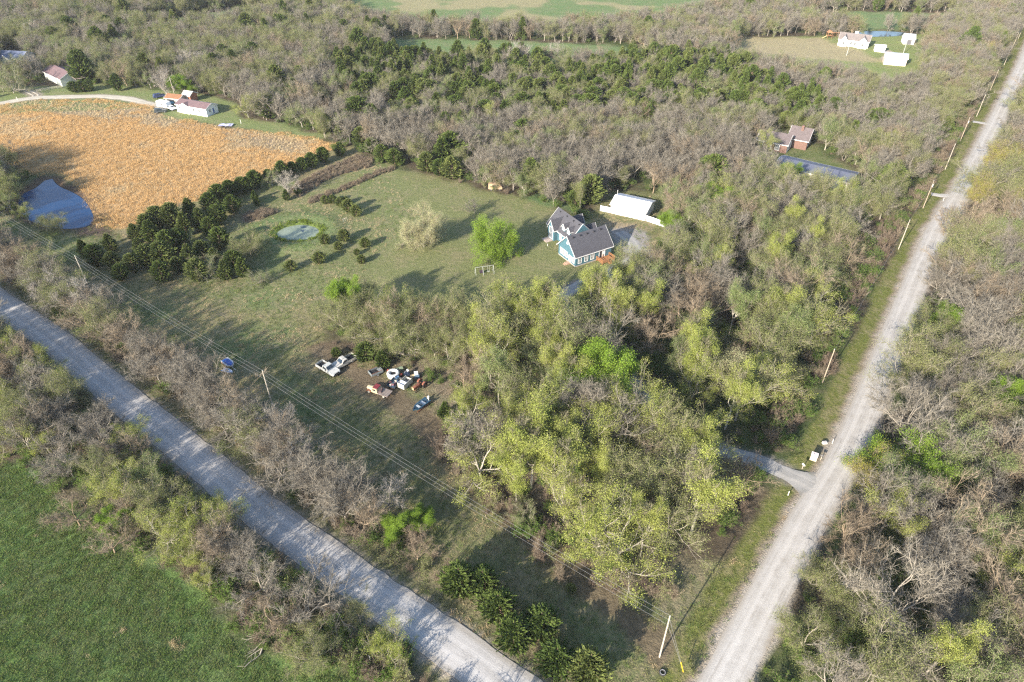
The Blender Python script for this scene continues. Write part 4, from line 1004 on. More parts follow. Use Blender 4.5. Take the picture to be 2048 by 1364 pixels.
# trees nothing tells apart share a label and a group of their own
for lb, rs_ in used.items():
    if len(rs_) > 1:
        for r in rs_: r['group'] = 'the ' + lb + ' stand'
LBL = {'bare_tree': 'bare grey and tan trees filling the far woods', 'budding_tree': 'olive budding trees filling the far woods', 'leafing_tree': 'trees in young green leaf in the far woods', 'cedar_tree': 'dark cedars of the far cedar belt'}
for nm, L in far.items():
    ms = []; pts = []
    for x, y, z, rz, s, jm in L:
        if jm not in ms: ms.append(jm)
        pts.append((x, y, z, rz, s, ms.index(jm)))
    scatter({'bare_tree': 'bare_woods', 'budding_tree': 'budding_woods', 'leafing_tree': 'leafing_woods', 'cedar_tree': 'cedar_woods'}[nm], LBL[nm], 'woods', pts, ms)
print('individual', cnt, 'far', {k: len(v) for k, v in far.items()})

# ---- shrubs, brush, weeds and grass ------------------------------------------
def rand_pts(poly_or_fn, n, box):
    rs = np.random.RandomState(n % 1000 + int(abs(box[0])))
    x = rs.uniform(box[0], box[1], n); y = rs.uniform(box[2], box[3], n)
    mk = poly_or_fn(x, y); return x[mk], y[mk]
def inview(x, y, m=60):
    u, v = PX(x, y); return (u > -m) & (u < 2048 + m) & (v > -m) & (v < 1364 + m * 1.5)
def is_open(x, y, pad=0.0):
    r = np.zeros(x.shape, bool)
    for p in OPEN: r |= poly_sd(p, x, y) > -pad
    return r
def road_free(x, y, pad=0.6):
    a, _ = line_info(LC, x, y); b, _ = line_info(RC, x, y); c, _ = line_info(DRV, x, y)
    return (a > LW / 2 + pad) & (b > RWD / 2 + pad) & (c > 1.6 + pad)
BL = dict(tall=foliage_mat('tallgrass_orange', (0.385, 0.245, 0.105), (0.48, 0.33, 0.165), 0.25), pale=foliage_mat('dry_grass', (0.34, 0.27, 0.165), (0.44, 0.36, 0.23), 0.25),
          green=foliage_mat('grass_green', (0.085, 0.145, 0.038), (0.135, 0.192, 0.054), 0.25), mead=foliage_mat('meadow_green', (0.125, 0.15, 0.055), (0.20, 0.20, 0.085), 0.3))
def pack(x, y, scl, picks, rs, z=None):
    z = height(x, y) if z is None else z
    return np.stack([x, y, z, rs.uniform(0, 6.28, len(x)), rs.uniform(*scl, len(x)), rs.choice(picks, len(x))], 1)
rs = np.random.RandomState(77)
# undergrowth in the woods
def fn_under(x, y):
    k = inview(x, y) & ~is_open(x, y, 0) & road_free(x, y, 1.2) & (rs.rand(len(x)) < np.clip(1.25 - y / 330, 0.12, 1))
    a, s_ = line_info(RC, x, y); return k & ~((s_ > 0) & (a < 8.4))
x, y = rand_pts(fn_under, 30000, (-330, 330, 40, 470))
P1 = pack(x, y, (0.35, 1.0), [0, 0, 2, 3, 4, 5], rs)
gre = fbm(P1[:, 0], P1[:, 1], 11, 31) > 0.47; P1[gre, 5] = rs.choice([3, 4, 5, 5], gre.sum())
scatter('undergrowth', 'low tangled brush and green weeds on the floor of the woods', 'undergrowth', P1,
        [proto_shrub(0, 'brown')[2], proto_shrub(1, 'tan')[2], proto_shrub(2, 'olive')[2], proto_shrub(3, 'weed')[2], proto_shrub(4, 'weed')[2], proto_shrub(5, 'weed')[2]])
print('undergrowth', len(P1))
# brush on the road verges and belts
def fn_verge(x, y):
    a, s_ = line_info(RC, x, y); b, t_ = line_info(LC, x, y); u, v = PX(x, y)
    w = np.where(v > 480, 17.5, 12.5); e = np.where(v > 480, 9.0, 8.0)
    k1 = (s_ > 0) & (a > e) & (a < w) & (v < 1060)
    k2 = (t_ > 0) & (b > 5.2) & (b < 11.5) & (x < G(900, 1160)[0])
    k3 = (t_ < 0) & (b > 4.6) & (b < 15) & (poly_sd(CROP, x, y) < -0.3)
    k4 = (np.abs(poly_sd(MEADOW, x, y)) < 4.0) & (y < 96) & (x > -14) & (x < 24) & (t_ > 0) & (b > 14)
    return inview(x, y) & (k1 | k2 | k3 | k4) & road_free(x, y, 1.0)
x, y = rand_pts(fn_verge, 60000, (-200, 330, 40, 470))
P2 = pack(x, y, (0.45, 1.15), [0, 0, 1, 2, 3, 4], rs)
scatter('roadside_brush', 'brown and olive brush along the road verges', 'brush', P2,
        [proto_shrub(0, 'brown')[2], proto_shrub(1, 'tan')[2], proto_shrub(2, 'olive')[2], proto_shrub(3, 'weed')[2], proto_shrub(6, 'tan')[2]])
print('verge', len(P2))
# orange tallgrass
def fn_or(x, y): return (poly_sd(ORANGE, x, y) + (vnoise(x, y, 5, 5) - .5) * 4 > 0) & inview(x, y)
x, y = rand_pts(fn_or, 85000, (-260, -40, 140, 300))
og_ = poly_sd(GP((-260, 262), (60, 200), (300, 212), (430, 250), (640, 285), (560, 300), (350, 262), (200, 236), (60, 222), (-60, 250)), x, y)
pk = (fbm(x, y, 12, 3) + np.where(og_ > 0, 0.3, 0)) ; P3 = pack(x, y, (0.75, 1.35), [0, 1], rs); P3[pk + rs.normal(0, .05, len(pk)) > 0.70, 5] = 2
P3[(pk <= 0.66) & (rs.rand(len(x)) < 0.10), 5] = 2
keep = (P3[:, 5] < 2) | (rs.rand(len(x)) < 0.6)
scatter('tall_grass', 'orange dry tall grass filling the upper left field', 'grass', P3[keep],
        [proto_tuft(0, 15, 0.5, 0.045, BL['tall'], 0.6, 0.25), proto_tuft(1, 12, 0.6, 0.045, BL['tall'], 0.55, 0.3), proto_tuft(2, 16, 0.42, 0.045, BL['pale'], 0.5, 0.4)])
# meadow and field grass
def fn_me(x, y):
    k = (line_info(WIRE_M, x, y)[0] + (vnoise(x, y, 4, 8) - .5) * 3 > 2.6) & (poly_sd(MEADOW, x, y) > 0.3) & road_free(x, y, 0.3) & (poly_sd(LAWN, x, y) < 0) & (poly_sd(POND_A, x, y) < -1.2)
    return k & inview(x, y) & (rs.rand(len(x)) < np.clip(1.4 - y / 170, 0.25, 1)) & (np.hypot(x - 20, y - 151) > 12)
x, y = rand_pts(fn_me, 90000, (-150, 70, 40, 240))
P4 = pack(x, y, (0.5, 1.2), [0, 0, 1], rs); dry = fbm(x, y, 5, 41) > 0.56; P4[dry, 5] = 2
scatter('meadow_grass', 'rough green and tan grass tufts over the meadow', 'grass', P4,
        [proto_tuft(3, 16, 0.26, 0.045, BL['mead'], 0.4, 0.7), proto_tuft(4, 16, 0.3, 0.045, BL['green'], 0.4, 0.7), proto_tuft(5, 14, 0.32, 0.04, BL['pale'], 0.38, 0.6)])
def fn_cr(x, y): return (poly_sd(CROP, x, y) > 0.2) & inview(x, y)
x, y = rand_pts(fn_cr, 80000, (-120, 0, 35, 110))
P5 = pack(x, y, (0.5, 1.2), [0, 0, 1], rs); dry = fbm(x * 0.79 - y * 0.61, (y * 0.79 + x * 0.61) * 3, 5, 51) > 0.84; P5[dry, 5] = 2
scatter('field_grass', 'lush green grass of the lower left field', 'grass', P5,
        [proto_tuft(6, 20, 0.24, 0.045, BL['green'], 0.5, 0.9), proto_tuft(7, 14, 0.28, 0.045, BL['mead'], 0.45, 0.8), proto_tuft(8, 14, 0.36, 0.035, BL['pale'], 0.35, 0.6)])
def fn_ve(x, y):
    a, s_ = line_info(RC, x, y); b, t_ = line_info(LC, x, y)
    return inview(x, y) & road_free(x, y, -0.25) & (((s_ > 0) & (a < 8)) | (b < 8) | (poly_sd(GP((1540, 1280), (1620, 1200), (1720, 1364), (1500, 1400)), x, y) > 0)) & (rs.rand(len(x)) < np.clip(1.5 - y / 120, 0.15, 1))
x, y = rand_pts(fn_ve, 60000, (-140, 200, 38, 300))
P6 = pack(x, y, (0.35, 0.9), [0, 1, 2], rs)
scatter('verge_grass', 'short patchy grass along both gravel roads', 'grass', P6,
        [proto_tuft(9, 14, 0.24, 0.04, BL['mead'], 0.4, 0.7), proto_tuft(10, 16, 0.24, 0.04, BL['green'], 0.4, 0.7), proto_tuft(11, 10, 0.3, 0.035, BL['pale'], 0.38, 0.6)])
x, y = rand_pts(lambda x, y: (poly_sd(BRUSH_P, x, y) > 0) | (poly_sd(PILE, x, y) > 0) | (line_info(GP((620, 405), (660, 388), (700, 372), (760, 345), (782, 340)), x, y)[0] < 1.2), 20000, (-100, -30, 150, 230))
P7 = pack(x, y, (0.25, 0.5), [0, 1, 2], rs)
scatter('dry_brush', 'brown dead brush along the top of the meadow', 'brush', P7, [proto_shrub(0, 'brown')[2], proto_shrub(1, 'tan')[2], proto_tuft(12, 18, 1.6, 0.09, BL['pale'], 0.5, 0.4)])
x, y = rand_pts(lambda x, y: (np.abs(poly_sd(POND_A, x, y) + 1.6) < 0.8), 3000, (-85, -45, 155, 185))
scatter('pond_reeds', 'bright green weeds ringing the algae-covered pond', 'weeds', pack(x, y, (0.5, 1.1), [0], rs), [proto_tuft(13, 26, 0.5, 0.08, foliage_mat('pond_weed', (0.12, 0.18, 0.03), (0.17, 0.22, 0.045), 0.3), 0.45, 0.6)])

# ------------------------------------------------------------------ buildings
WHITE = paint('white_trim', (0.64, 0.64, 0.63), 0.5, var=0.04)
GLASS = glass_mat(); GLASSB = glass_mat('shop_glass', (0.05, 0.07, 0.09))
BLUE = bands('blue_clapboard', (0.055, 0.128, 0.165), 5.0, 'Z', 0.35)
ROOFG = shingle('charcoal_shingles', (0.052, 0.052, 0.062)); ROOFM = shingle('maroon_shingles', (0.125, 0.080, 0.085)); ROOFT = shingle('taupe_shingles', (0.17, 0.145, 0.135)); ROOFBR = shingle('brown_shingles', (0.105, 0.085, 0.085))
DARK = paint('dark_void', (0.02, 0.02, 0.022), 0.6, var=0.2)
WOOD = paint('orange_deck_wood', (0.30, 0.14, 0.06), 0.7, var=0.25, scale=9)
CONC = paint('concrete', (0.30, 0.27, 0.25), 0.9, var=0.12)
def gable(m_wall, m_roof, m_trim, x0, x1, y0, y1, he, hr, along='x', over=0.35, th=0.16, z0=0.0, fin=0.0):
    """walls with gable ends, a two-slope slab roof, white barge boards; ridge along x or y"""
    T_ = (lambda a, b, c: (a, b, c)) if along == 'x' else (lambda a, b, c: (b, a, c))
    if along == 'y': x0, x1, y0, y1 = y0, y1, x0, x1
    w = (y1 - y0) / 2; yc = (y0 + y1) / 2; sl = (hr - he) / w
    vs = [T_(x, y, z) for x in (x0, x1) for y, z in ((y0, z0), (y1, z0), (y1, he), (yc, hr), (y0, he))]
    m_wall.add(vs, [(0, 1, 2, 3, 4), (5, 9, 8, 7, 6), (0, 4, 9, 5), (1, 6, 7, 2), (2, 7, 8, 3), (3, 8, 9, 4), (0, 5, 6, 1)])
    g = 0.03
    for s in (-1, 1):
        ye = yc + s * (w + over); ze = hr - sl * (w + over)
        pr = [(yc, hr + g), (ye, ze + g), (ye, ze + g + th), (yc, hr + g + th)]
        vs = [T_(x, y, z) for x in (x0 - over + fin, x1 + over) for y, z in pr]
        m_roof.add(vs, [(0, 1, 2, 3), (4, 7, 6, 5), (0, 4, 5, 1), (1, 5, 6, 2), (2, 6, 7, 3), (3, 7, 4, 0)])
        if m_trim is not None:
            for xe, sg in ((x0 - over + fin, -1), (x1 + over, 1)):
                a, b = (xe + sg * 0.004, xe + sg * 0.06)
                vs = [T_(x, y, z) for x in (a, b) for y, z in [(yc, hr + g - .06), (ye, ze + g - .06), (ye, ze + g + th + .02), (yc, hr + g + th + .02)]]
                m_trim.add(vs, [(0, 1, 2, 3), (4, 7, 6, 5), (0, 4, 5, 1), (1, 5, 6, 2), (2, 6, 7, 3), (3, 7, 4, 0)])
            vs = [T_(x, y, z) for x in (x0 - over + fin, x1 + over) for y, z in [(ye + s * .004, ze + g - .04), (ye + s * .06, ze + g - .04), (ye + s * .06, ze + g + th), (ye + s * .004, ze + g + th)]]
            m_trim.add(vs, [(0, 1, 2, 3), (4, 7, 6, 5), (0, 4, 5, 1), (1, 5, 6, 2), (2, 6, 7, 3), (3, 7, 4, 0)])
def opening(root, name, c, n, w, h, kind='window', glass=None, mun=True, fw=0.11, slab=None):
    """window or door on a wall: c = centre on the wall face, n = outward normal ('x-','x+','y-','y+')"""
    ax, s = n[0], (1 if n[1] == '+' else -1)
    def B(m, u0, u1, z0, z1, d0, d1):
        d0, d1 = sorted((s * d0, s * d1))
        if ax == 'y': m.bx(c[0] + u0, c[0] + u1, c[1] + d0, c[1] + d1, c[2] + z0, c[2] + z1)
        else: m.bx(c[0] + d0, c[0] + d1, c[1] + u0, c[1] + u1, c[2] + z0, c[2] + z1)
    m = MB(); W, Hh = w / 2, h / 2
    B(m, -W - fw, -W, -Hh - fw, Hh + fw, .004, .07); B(m, W, W + fw, -Hh - fw, Hh + fw, .004, .07)
    B(m, -W, W, Hh, Hh + fw, .004, .07); B(m, -W, W, -Hh - fw, -Hh, .004, .09)
    if mun and kind == 'window':
        B(m, -.022, .022, -Hh, Hh, .022, .05); B(m, -W, -.022, -.022, .022, .022, .05); B(m, .022, W, -.022, .022, .022, .05)
    o = m.build(name, WHITE, root)
    g = MB(); B(g, -W, W, -Hh, Hh, .004, .02)
    g.build('pane' if kind == 'window' else 'door_slab', glass or (GLASS if kind == 'window' else slab or WHITE), o)
    return o

# ---- the blue house: x along the front wing, y up its gable end
PALEG = glass_mat('bright_window_glass', (0.11, 0.13, 0.15)); PALEG.node_tree.nodes['Principled BSDF'].inputs['Roughness'].default_value = 0.3
hx, hy = 15.936, 147.85; ha = math.atan2(0.51216, 0.85889)
h = thing('blue_house', 'two-wing blue clapboard house with charcoal roofs and white trim on the lawn', 'house', (hx, hy, 0), ha)
W_, R_, T_ = MB(), MB(), MB()
gable(W_, R_, T_, 0, 11.2, 0, 7.6, 3.1, 6.9, 'x', 0.4)
W_.build('front_wing_wall', BLUE, h); R_.build('front_wing_roof', ROOFG, h)
W2, R2 = MB(), MB()
gable(W2, R2, T_, 3.9, 10.9, 7.62, 18.6, 3.0, 6.5, 'y', 0.35, fin=0.5)
W2.build('rear_wing_wall', BLUE, h); R2.build('rear_wing_roof', ROOFG, h)
W3, R3 = MB(), MB()      # front projecting gable with the tall window
gable(W3, R3, T_, 2.7, 6.6, 13.9, 16.6, 3.3, 5.6, 'x', 0.25)
W3.build('gabled_bay_wall', BLUE, h); R3.build('gabled_bay_roof', ROOFG, h)
opening(h, 'tall_window', (2.7, 15.25, 2.0), 'x-', 1.5, 3.2, glass=PALEG)
for yy_ in (11.9, 9.6):      # two dormers
    a, b = MB(), MB(); gable(a, b, T_, 4.3, 7.0, yy_ - .75, yy_ + .75, 4.6, 5.55, 'x', 0.18, 0.1, z0=3.2)
    d = a.build('dormer', BLUE, h); b.build('dormer_roof', ROOFG, d); opening(d, 'dormer_window', (4.3, yy_, 4.25), 'x-', .8, .75, glass=PALEG)
for yy_ in (15.3, 9.4):      # rear gables seen over the ridge
    a, b = MB(), MB(); gable(a, b, T_, 8.5, 12.4, yy_ - 1.3, yy_ + 1.3, 3.0, 4.9, 'x', 0.25, 0.12)
    d = a.build('rear_gable', BLUE, h); b.build('rear_gable_roof', ROOFG, d)
T_.build('white_barge_boards', WHITE, h)
for y_ in (6.35, 5.15, 3.95): opening(h, 'window', (0, y_, 1.75), 'x-', .75, 1.5, glass=PALEG)
opening(h, 'window', (0, 0.95, 1.55), 'x-', .75, 1.3, glass=PALEG)
d = opening(h, 'front_door', (0, 2.4, 1.15), 'x-', .9, 2.0, 'door'); part('door_glass', lambda m: m.bx(-.05, -.022, 2.15, 2.65, 1.2, 1.9), GLASS, d)
for x_ in (1.3, 3.3, 5.2): opening(h, 'window', (x_, 0, 1.6), 'y-', .85, 1.5, glass=PALEG)
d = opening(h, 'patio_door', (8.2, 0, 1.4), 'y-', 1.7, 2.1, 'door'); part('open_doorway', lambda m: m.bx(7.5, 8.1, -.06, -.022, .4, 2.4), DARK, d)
opening(h, 'window', (3.9, 12.4, 1.6), 'x-', .7, 1.4, glass=PALEG)
opening(h, 'gable_vent', (0, 3.8, 5.1), 'x-', .5, .5, glass=WHITE, mun=False, fw=.06)
opening(h, 'window', (3.9, 17.6, 1.5), 'x-', .9, 1.1)
for i in range(5): part('roof_vent', lambda m: (m.cyl((1.2 + i * 2.1, 3.15, 6.2), (1.2 + i * 2.1, 3.15, 6.68), .13, .13), m.box((1.2 + i * 2.1, 3.12, 6.72), (.4, .4, .14))), DARK, h)
for y_ in (17.2, 14.0, 11.0, 8.6): part('roof_vent', lambda m: (m.cyl((6.8, y_, 5.6), (6.8, y_, 6.3), .12, .12), m.box((6.8, y_, 6.32), (.36, .36, .12))), DARK, h)
part('foundation', lambda m: (m.bx(-.03, 11.23, -.03, 7.6, -.1, .28)), CONC, h)
def deck(m):
    m.bx(6.4, 10.4, -2.7, -.08, .42, .52)
    for x_ in (6.45, 8.4, 10.35):
        for y_ in (-2.65, -.2): m.bx(x_ - .05, x_ + .05, y_ - .05, y_ + .05, 0, 1.45)
    for a in (.85, 1.1, 1.35):
        m.bx(6.4, 8.2, -2.72, -2.68, a, a + .1); m.bx(6.38, 6.42, -2.6, -.2, a, a + .1); m.bx(10.38, 10.42, -2.6, -.2, a, a + .1); m.bx(9.2, 10.4, -2.72, -2.68, a, a + .1)
    for i in range(16):
        x_ = 6.5 + i * .25
        if not 8.2 < x_ < 9.2: m.bx(x_ - .02, x_ + .02, -2.71, -2.67, .5, 1.4)
    m.bx(8.3, 9.2, -3.0, -2.72, .25, .31); m.bx(8.3, 9.2, -3.3, -3.0, .06, .14)
part('deck', deck, WOOD, h)
part('porch_steps', lambda m: (m.bx(-1.3, -.05, 1.9, 3.0, 0, .34), m.bx(-1.75, -1.3, 2.0, 2.9, 0, .16)), paint('step_wood', (0.34, 0.22, 0.16), .8, var=.2), h)
part('patio_slab', lambda m: m.bx(.6, 2.6, 14.2, 16.6, -.05, .14), paint('patio_stone', (0.36, 0.29, 0.25), .9), h)

def building(name, label, cat, p, q, width, he, hr, wall, roof, trim=WHITE, group=None, over=0.3, z=0):
    """a gabled building whose near long wall runs from p to q (world points); x along it, y behind it"""
    a = math.atan2(q[1] - p[1], q[0] - p[0]); L = math.hypot(q[0] - p[0], q[1] - p[1])
    r = thing(name, label, cat, (p[0], p[1], z), a, group)
    w, rf, t = MB(), MB(), MB(); gable(w, rf, t, 0, L, 0, width, he, hr, 'x', over)
    w.build('wall', wall, r); rf.build('roof', roof, r); t.build('roof_trim', trim, r)
    return r, L
MWHITE = bands('white_ribbed_metal', (0.60, 0.61, 0.63), 1.6, 'X', 0.08, 0.4, 0.0, 0.02)
b, L = building('white_barn', 'long white metal barn with a low white roof behind the blue house', 'barn', (28.2, 177.6), (37.4, 172.8), 7.6, 2.7, 3.9, paint('white_panel', (0.78, 0.79, 0.80), 0.5, var=0.04), MWHITE)
part('stove_pipe', lambda m: (m.cyl((.3, 3.8, 3.6), (.3, 3.8, 5.4), .07), m.cyl((.3, 3.8, 5.4), (.3, 3.8, 5.55), .12)), paint('pipe_grey', (.4, .4, .4), .5), b)
part('sliding_door', lambda m: m.bx(3.6, 6.2, -.05, -.004, .02, 2.3), paint('door_white', (.70, .72, .74), .5, var=.04), b)
def fence(name, label, p, q, hgt, n, mat, board=True, group=None):
    a = math.atan2(q[1] - p[1], q[0] - p[0]); L = math.hypot(q[0] - p[0], q[1] - p[1])
    r = thing(name, label, 'fence', (p[0], p[1], 0), a, group)
    if board: part('panel', lambda m: m.bx(0, L, -.02, .02, .08, hgt - .06), mat, r)
    else: part('rails', lambda m: [m.bx(0, L, -.02, .02, z_, z_ + .1) for z_ in (.35, .7, hgt - .2)], mat, r)
    for i in range(n + 1): part('post', lambda m: m.bx(L * i / n - .06, L * i / n + .06, -.07, .07, -.1, hgt), mat, r)
    return r
VINYL = bands('white_vinyl', (0.76, 0.77, 0.78), 5, 'X', 0.1, 0.5, 0, .03)
fence('vinyl_fence', 'white vinyl fence running off the left end of the white barn', (25.4, 178.8), (28.0, 177.65), 1.8, 2, VINYL)
fence('vinyl_fence', 'white vinyl fence running right from the white barn into the trees', (37.7, 172.6), (44.4, 167.2), 1.8, 4, VINYL)

# mobile home and its neighbours
b, L = building('mobile_home', 'long white mobile home with a maroon roof at the end of the farm lane', 'mobile home', (-128.7, 262.3), (-115.2, 256.6), 6.0, 2.9, 4.1, bands('white_siding', (.72, .72, .70), 5, 'Z', .12), ROOFM)
for x_ in (1.5, 4.0, 8.5): opening(b, 'window', (x_, 0, 1.9), 'y-', .9, .9)
opening(b, 'window', (11.2, 0, 1.7), 'y-', .9, 1.0); opening(b, 'window', (L, 1.8, 1.8), 'x+', .9, .9)
opening(b, 'end_door', (L, 3.6, 1.3), 'x+', .8, 1.9, 'door', slab=paint('blue_door', (.08, .14, .35), .5))
a_, c_ = MB(), MB(); t_ = MB(); gable(a_, c_, t_, 2.4, 6.4, -.35, 2.8, 2.95, 3.9, 'y', .2, .1); d = a_.build('porch_gable', bpy.data.materials['white_siding'], b); c_.build('porch_roof', ROOFM, d); t_.build('porch_trim', WHITE, d)
part('skirting', lambda m: m.bx(-.02, L + .02, -.03, 6.03, -.1, .5), paint('skirting_white', (.6, .62, .62), .6), b)
b, L = building('rusty_shed', 'low shed with a rust-orange roof behind the parked camper', 'shed', G(333, 207), G(362, 210), 4.5, 2.2, 3.2, paint('grey_board', (.34, .30, .27), .8, dirt=(.12, .09, .07)), paint('rust_roof', (.22, .11, .055), .8, var=.3, dirt=(.16, .07, .04)))
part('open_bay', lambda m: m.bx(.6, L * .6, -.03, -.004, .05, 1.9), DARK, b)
b, L = building('red_shed', 'small orange-red shed with a weathered grey roof beside the mobile home', 'shed', G(368, 203), G(383, 205), 4.0, 2.6, 3.7, paint('red_board', (.34, .12, .075), .7, dirt=(.3, .2, .15)), paint('weathered_roof', (.40, .38, .36), .8, var=.25))
opening(b, 'window', (L * .5, 0, 1.6), 'y-', .8, .6)
b, L = building('metal_shed', 'pale grey-green metal shed with a maroon roof at the upper left', 'shed', (-202.5, 304.6), (-189.2, 293.2), 9.0, 3.0, 5.0, paint('grey_green_metal', (.44, .46, .41), .6, var=.06), ROOFM)
for x_ in (6, 9, 12): part('garage_door', lambda m: m.bx(x_ - 1.1, x_ + 1.1, -.06, -.004, .05, 2.5), paint('pale_door', (.62, .64, .60), .5), b)
def lean(m):
    m.add([(L + .4, 4.6, 3.0), (L + 4.2, 4.6, 2.5), (L + 4.2, 9, 2.5), (L + .4, 9, 3.0), (L + .4, 4.6, 3.1), (L + 4.2, 4.6, 2.6), (L + 4.2, 9, 2.6), (L + .4, 9, 3.1)], [(0, 1, 2, 3), (4, 7, 6, 5), (0, 4, 5, 1), (1, 5, 6, 2), (2, 6, 7, 3), (3, 7, 4, 0)])
    for y_ in (4.7, 8.9): m.bx(L + 4.0, L + 4.15, y_ - .07, y_ + .07, 0, 2.5)
part('carport', lean, paint('carport_metal', (.25, .2, .2), .5), b)
b, L = building('ranch_house', 'low dark blue roofed ranch house at the left edge beyond the trees', 'house', (-243, 327.5), (-223.5, 324.5), 9, 2.8, 4.8, paint('cream_siding', (.60, .58, .52), .7), shingle('navy_shingles', (.10, .12, .18)))
a_, c_, t_ = MB(), MB(), MB(); gable(a_, c_, t_, 11, 15, -1.6, 4, 2.8, 4.4, 'y', .3); d = a_.build('front_gable', bpy.data.materials['cream_siding'], b); c_.build('gable_roof', bpy.data.materials['navy_shingles'], d); t_.build('gable_trim', WHITE, d)
for x_ in (2, 6, 17): opening(b, 'window', (x_, 0, 1.6), 'y-', 1.1, 1.0)
fence('rail_fence', 'weathered wooden rail fence in front of the metal shed', G(74, 184), G(123, 176), 1.2, 6, paint('old_rail', (.42, .38, .32), .9), False)

# brick house and the long blue-roofed shed
BRICK = bands('red_brick', (.135, .075, .058), 6, 'Z', .2, .8, 0, .2, grout=(.14, .115, .10))
b, L = building('brick_house', 'red brick house with a brown hip and gable roof half hidden by trees', 'house', (83.6, 226.4), (92.2, 221.0), 7.5, 2.9, 5.2, BRICK, ROOFBR)
a_, c_, t_ = MB(), MB(), MB(); gable(a_, c_, t_, L - 1.5, L + 5.0, 6.5, 14.0, 3.2, 6.2, 'x', .35); d = a_.build('main_wing_wall', BRICK, b); c_.build('main_wing_roof', ROOFBR, d); t_.build('main_wing_trim', WHITE, d)
for y_ in (8.6, 11.6): opening(d, 'window', (L + 5.0, y_, 1.7), 'x+', 1.0, 1.4)
part('garage_gable', lambda m: m.bx(L + .004, L + .06, .5, 7.0, 0.1, 2.8), paint('pale_stucco', (.66, .63, .55), .7), b)
opening(b, 'garage_window', (L + .06, 3.8, 1.5), 'x+', 1.6, 1.7, glass=PALEG)
for x_ in (1.5, 4.2, 7): opening(b, 'window', (x_, 0, 1.6), 'y-', 1.3, 1.7, glass=PALEG)
part('chimney', lambda m: m.bx(L + 1.6, L + 2.4, 9.0, 9.8, 5.2, 7.2), BRICK, b)
BLUER = bands('blue_grey_metal_roof', (.095, .105, .145), 1.4, 'X', .2, .7, .0, .1)
b, L = building('long_shed', 'long narrow shed with a blue-grey metal roof half hidden behind bare trees', 'shed', (83.0, 204.5), (101.5, 191.2), 9.0, 3.0, 4.0, paint('cream_board', (.55, .52, .44), .8, dirt=(.3, .27, .22)), BLUER)
for x_ in (3, 7, 11, 15): part('bay_door', lambda m: m.bx(x_ - 1.2, x_ + 1.2, -.05, -.004, .05, 2.4), paint('bay_grey', (.40, .38, .36), .7), b)

# far right farm
wh = paint('bright_white_siding', (.66, .66, .65), .6, var=.03)
b, L = building('white_farmhouse', 'white farmhouse with a taupe roof and front gables at the upper right', 'house', (161.9, 359.2), (174.2, 352.7), 8.5, 2.9, 5.2, wh, ROOFT)
for x0_, x1_ in ((1.2, 4.2), (9.2, 13.4)):
    a_, c_, t_ = MB(), MB(), MB(); gable(a_, c_, t_, x0_, x1_, -1.5, 4.2, 2.9, 4.9, 'y', .3); d = a_.build('front_gable', wh, b); c_.build('gable_roof', ROOFT, d); t_.build('gable_trim', WHITE, d)
    opening(d, 'window', ((x0_ + x1_) / 2, -1.5, 1.6), 'y-', .9, 1.1)
for x_ in (6.0, 7.8): opening(b, 'window', (x_, 0, 1.6), 'y-', .9, 1.2)
part('chimney', lambda m: m.bx(6.2, 7.6, 5.6, 6.3, 4.2, 6.0), wh, b)
b, L = building('flat_shed', 'low pinkish white shed just right of the white farmhouse', 'shed', (175.3, 347.2), (179.6, 345.9), 3.6, 2.3, 2.9, paint('pinkish_white', (.70, .66, .64), .7), wh)
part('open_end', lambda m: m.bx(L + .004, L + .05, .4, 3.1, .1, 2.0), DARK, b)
b, L = building('tan_barn', 'tall tan barn with a steel grey roof in front of the white farmhouse', 'barn', (170.3, 325.8), (179.0, 322.6), 6.5, 3.2, 4.6, paint('tan_board', (.52, .44, .36), .8, var=.1), paint('steel_roof', (.34, .38, .44), .4, .2, .08))
part('barn_door', lambda m: m.bx(3, 5.6, -.06, -.004, .05, 2.6), paint('barn_door_grey', (.50, .48, .45), .8), b)
b, L = building('small_white_barn', 'small white building with a pale blue roof near the far right pond', 'barn', (195.5, 361.2), (200.2, 360.0), 5.5, 2.5, 4.2, wh, paint('pale_blue_roof', (.50, .56, .64), .4, .1, .06))
part('barn_door', lambda m: m.bx(1.2, 3.6, -.05, -.004, .05, 2.1), paint('charcoal_door', (.09, .09, .10), .6), b)
def playset(m):
    for x_ in (0, 2.2):
        for y_ in (0, 2): m.bx(x_ - .06, x_ + .06, y_ - .06, y_ + .06, 0, 3.0)
    m.bx(-.1, 2.3, -.1, 2.1, 1.4, 1.5); m.bx(0, 7.0, .95, 1.08, 2.7, 2.83)
    m.prism([(-.2, 2.9), (1.1, 3.9), (2.4, 2.9)], -.2, 2.2, 'Y')
    for y_ in (-.6, 2.6): m.cyl((7.0, 1.0, 2.8), (7.2, y_, 0), .07, .07, 6)
    for i in range(3): m.bx(3.2 + i * 1.3, 3.6 + i * 1.3, .85, 1.15, .6, .66); m.bx(3.2 + i * 1.3, 3.24 + i * 1.3, .98, 1.02, .6, 2.7); m.bx(3.56 + i * 1.3, 3.6 + i * 1.3, .98, 1.02, .6, 2.7)
p = thing('playset', 'orange wooden playset with swings beside the white farmhouse', 'playset', (161.4, 371.6), 0.0)
part('frame', playset, paint('cedar_orange', (.30, .15, .08), .7, var=.15), p)
part('slide', lambda m: m.prism([(-.05, 1.45), (-2.2, .15), (-2.2, .05), (-.05, 1.3)], .6, 1.3, 'Y'), paint('slide_tan', (.55, .4, .2), .4), p)

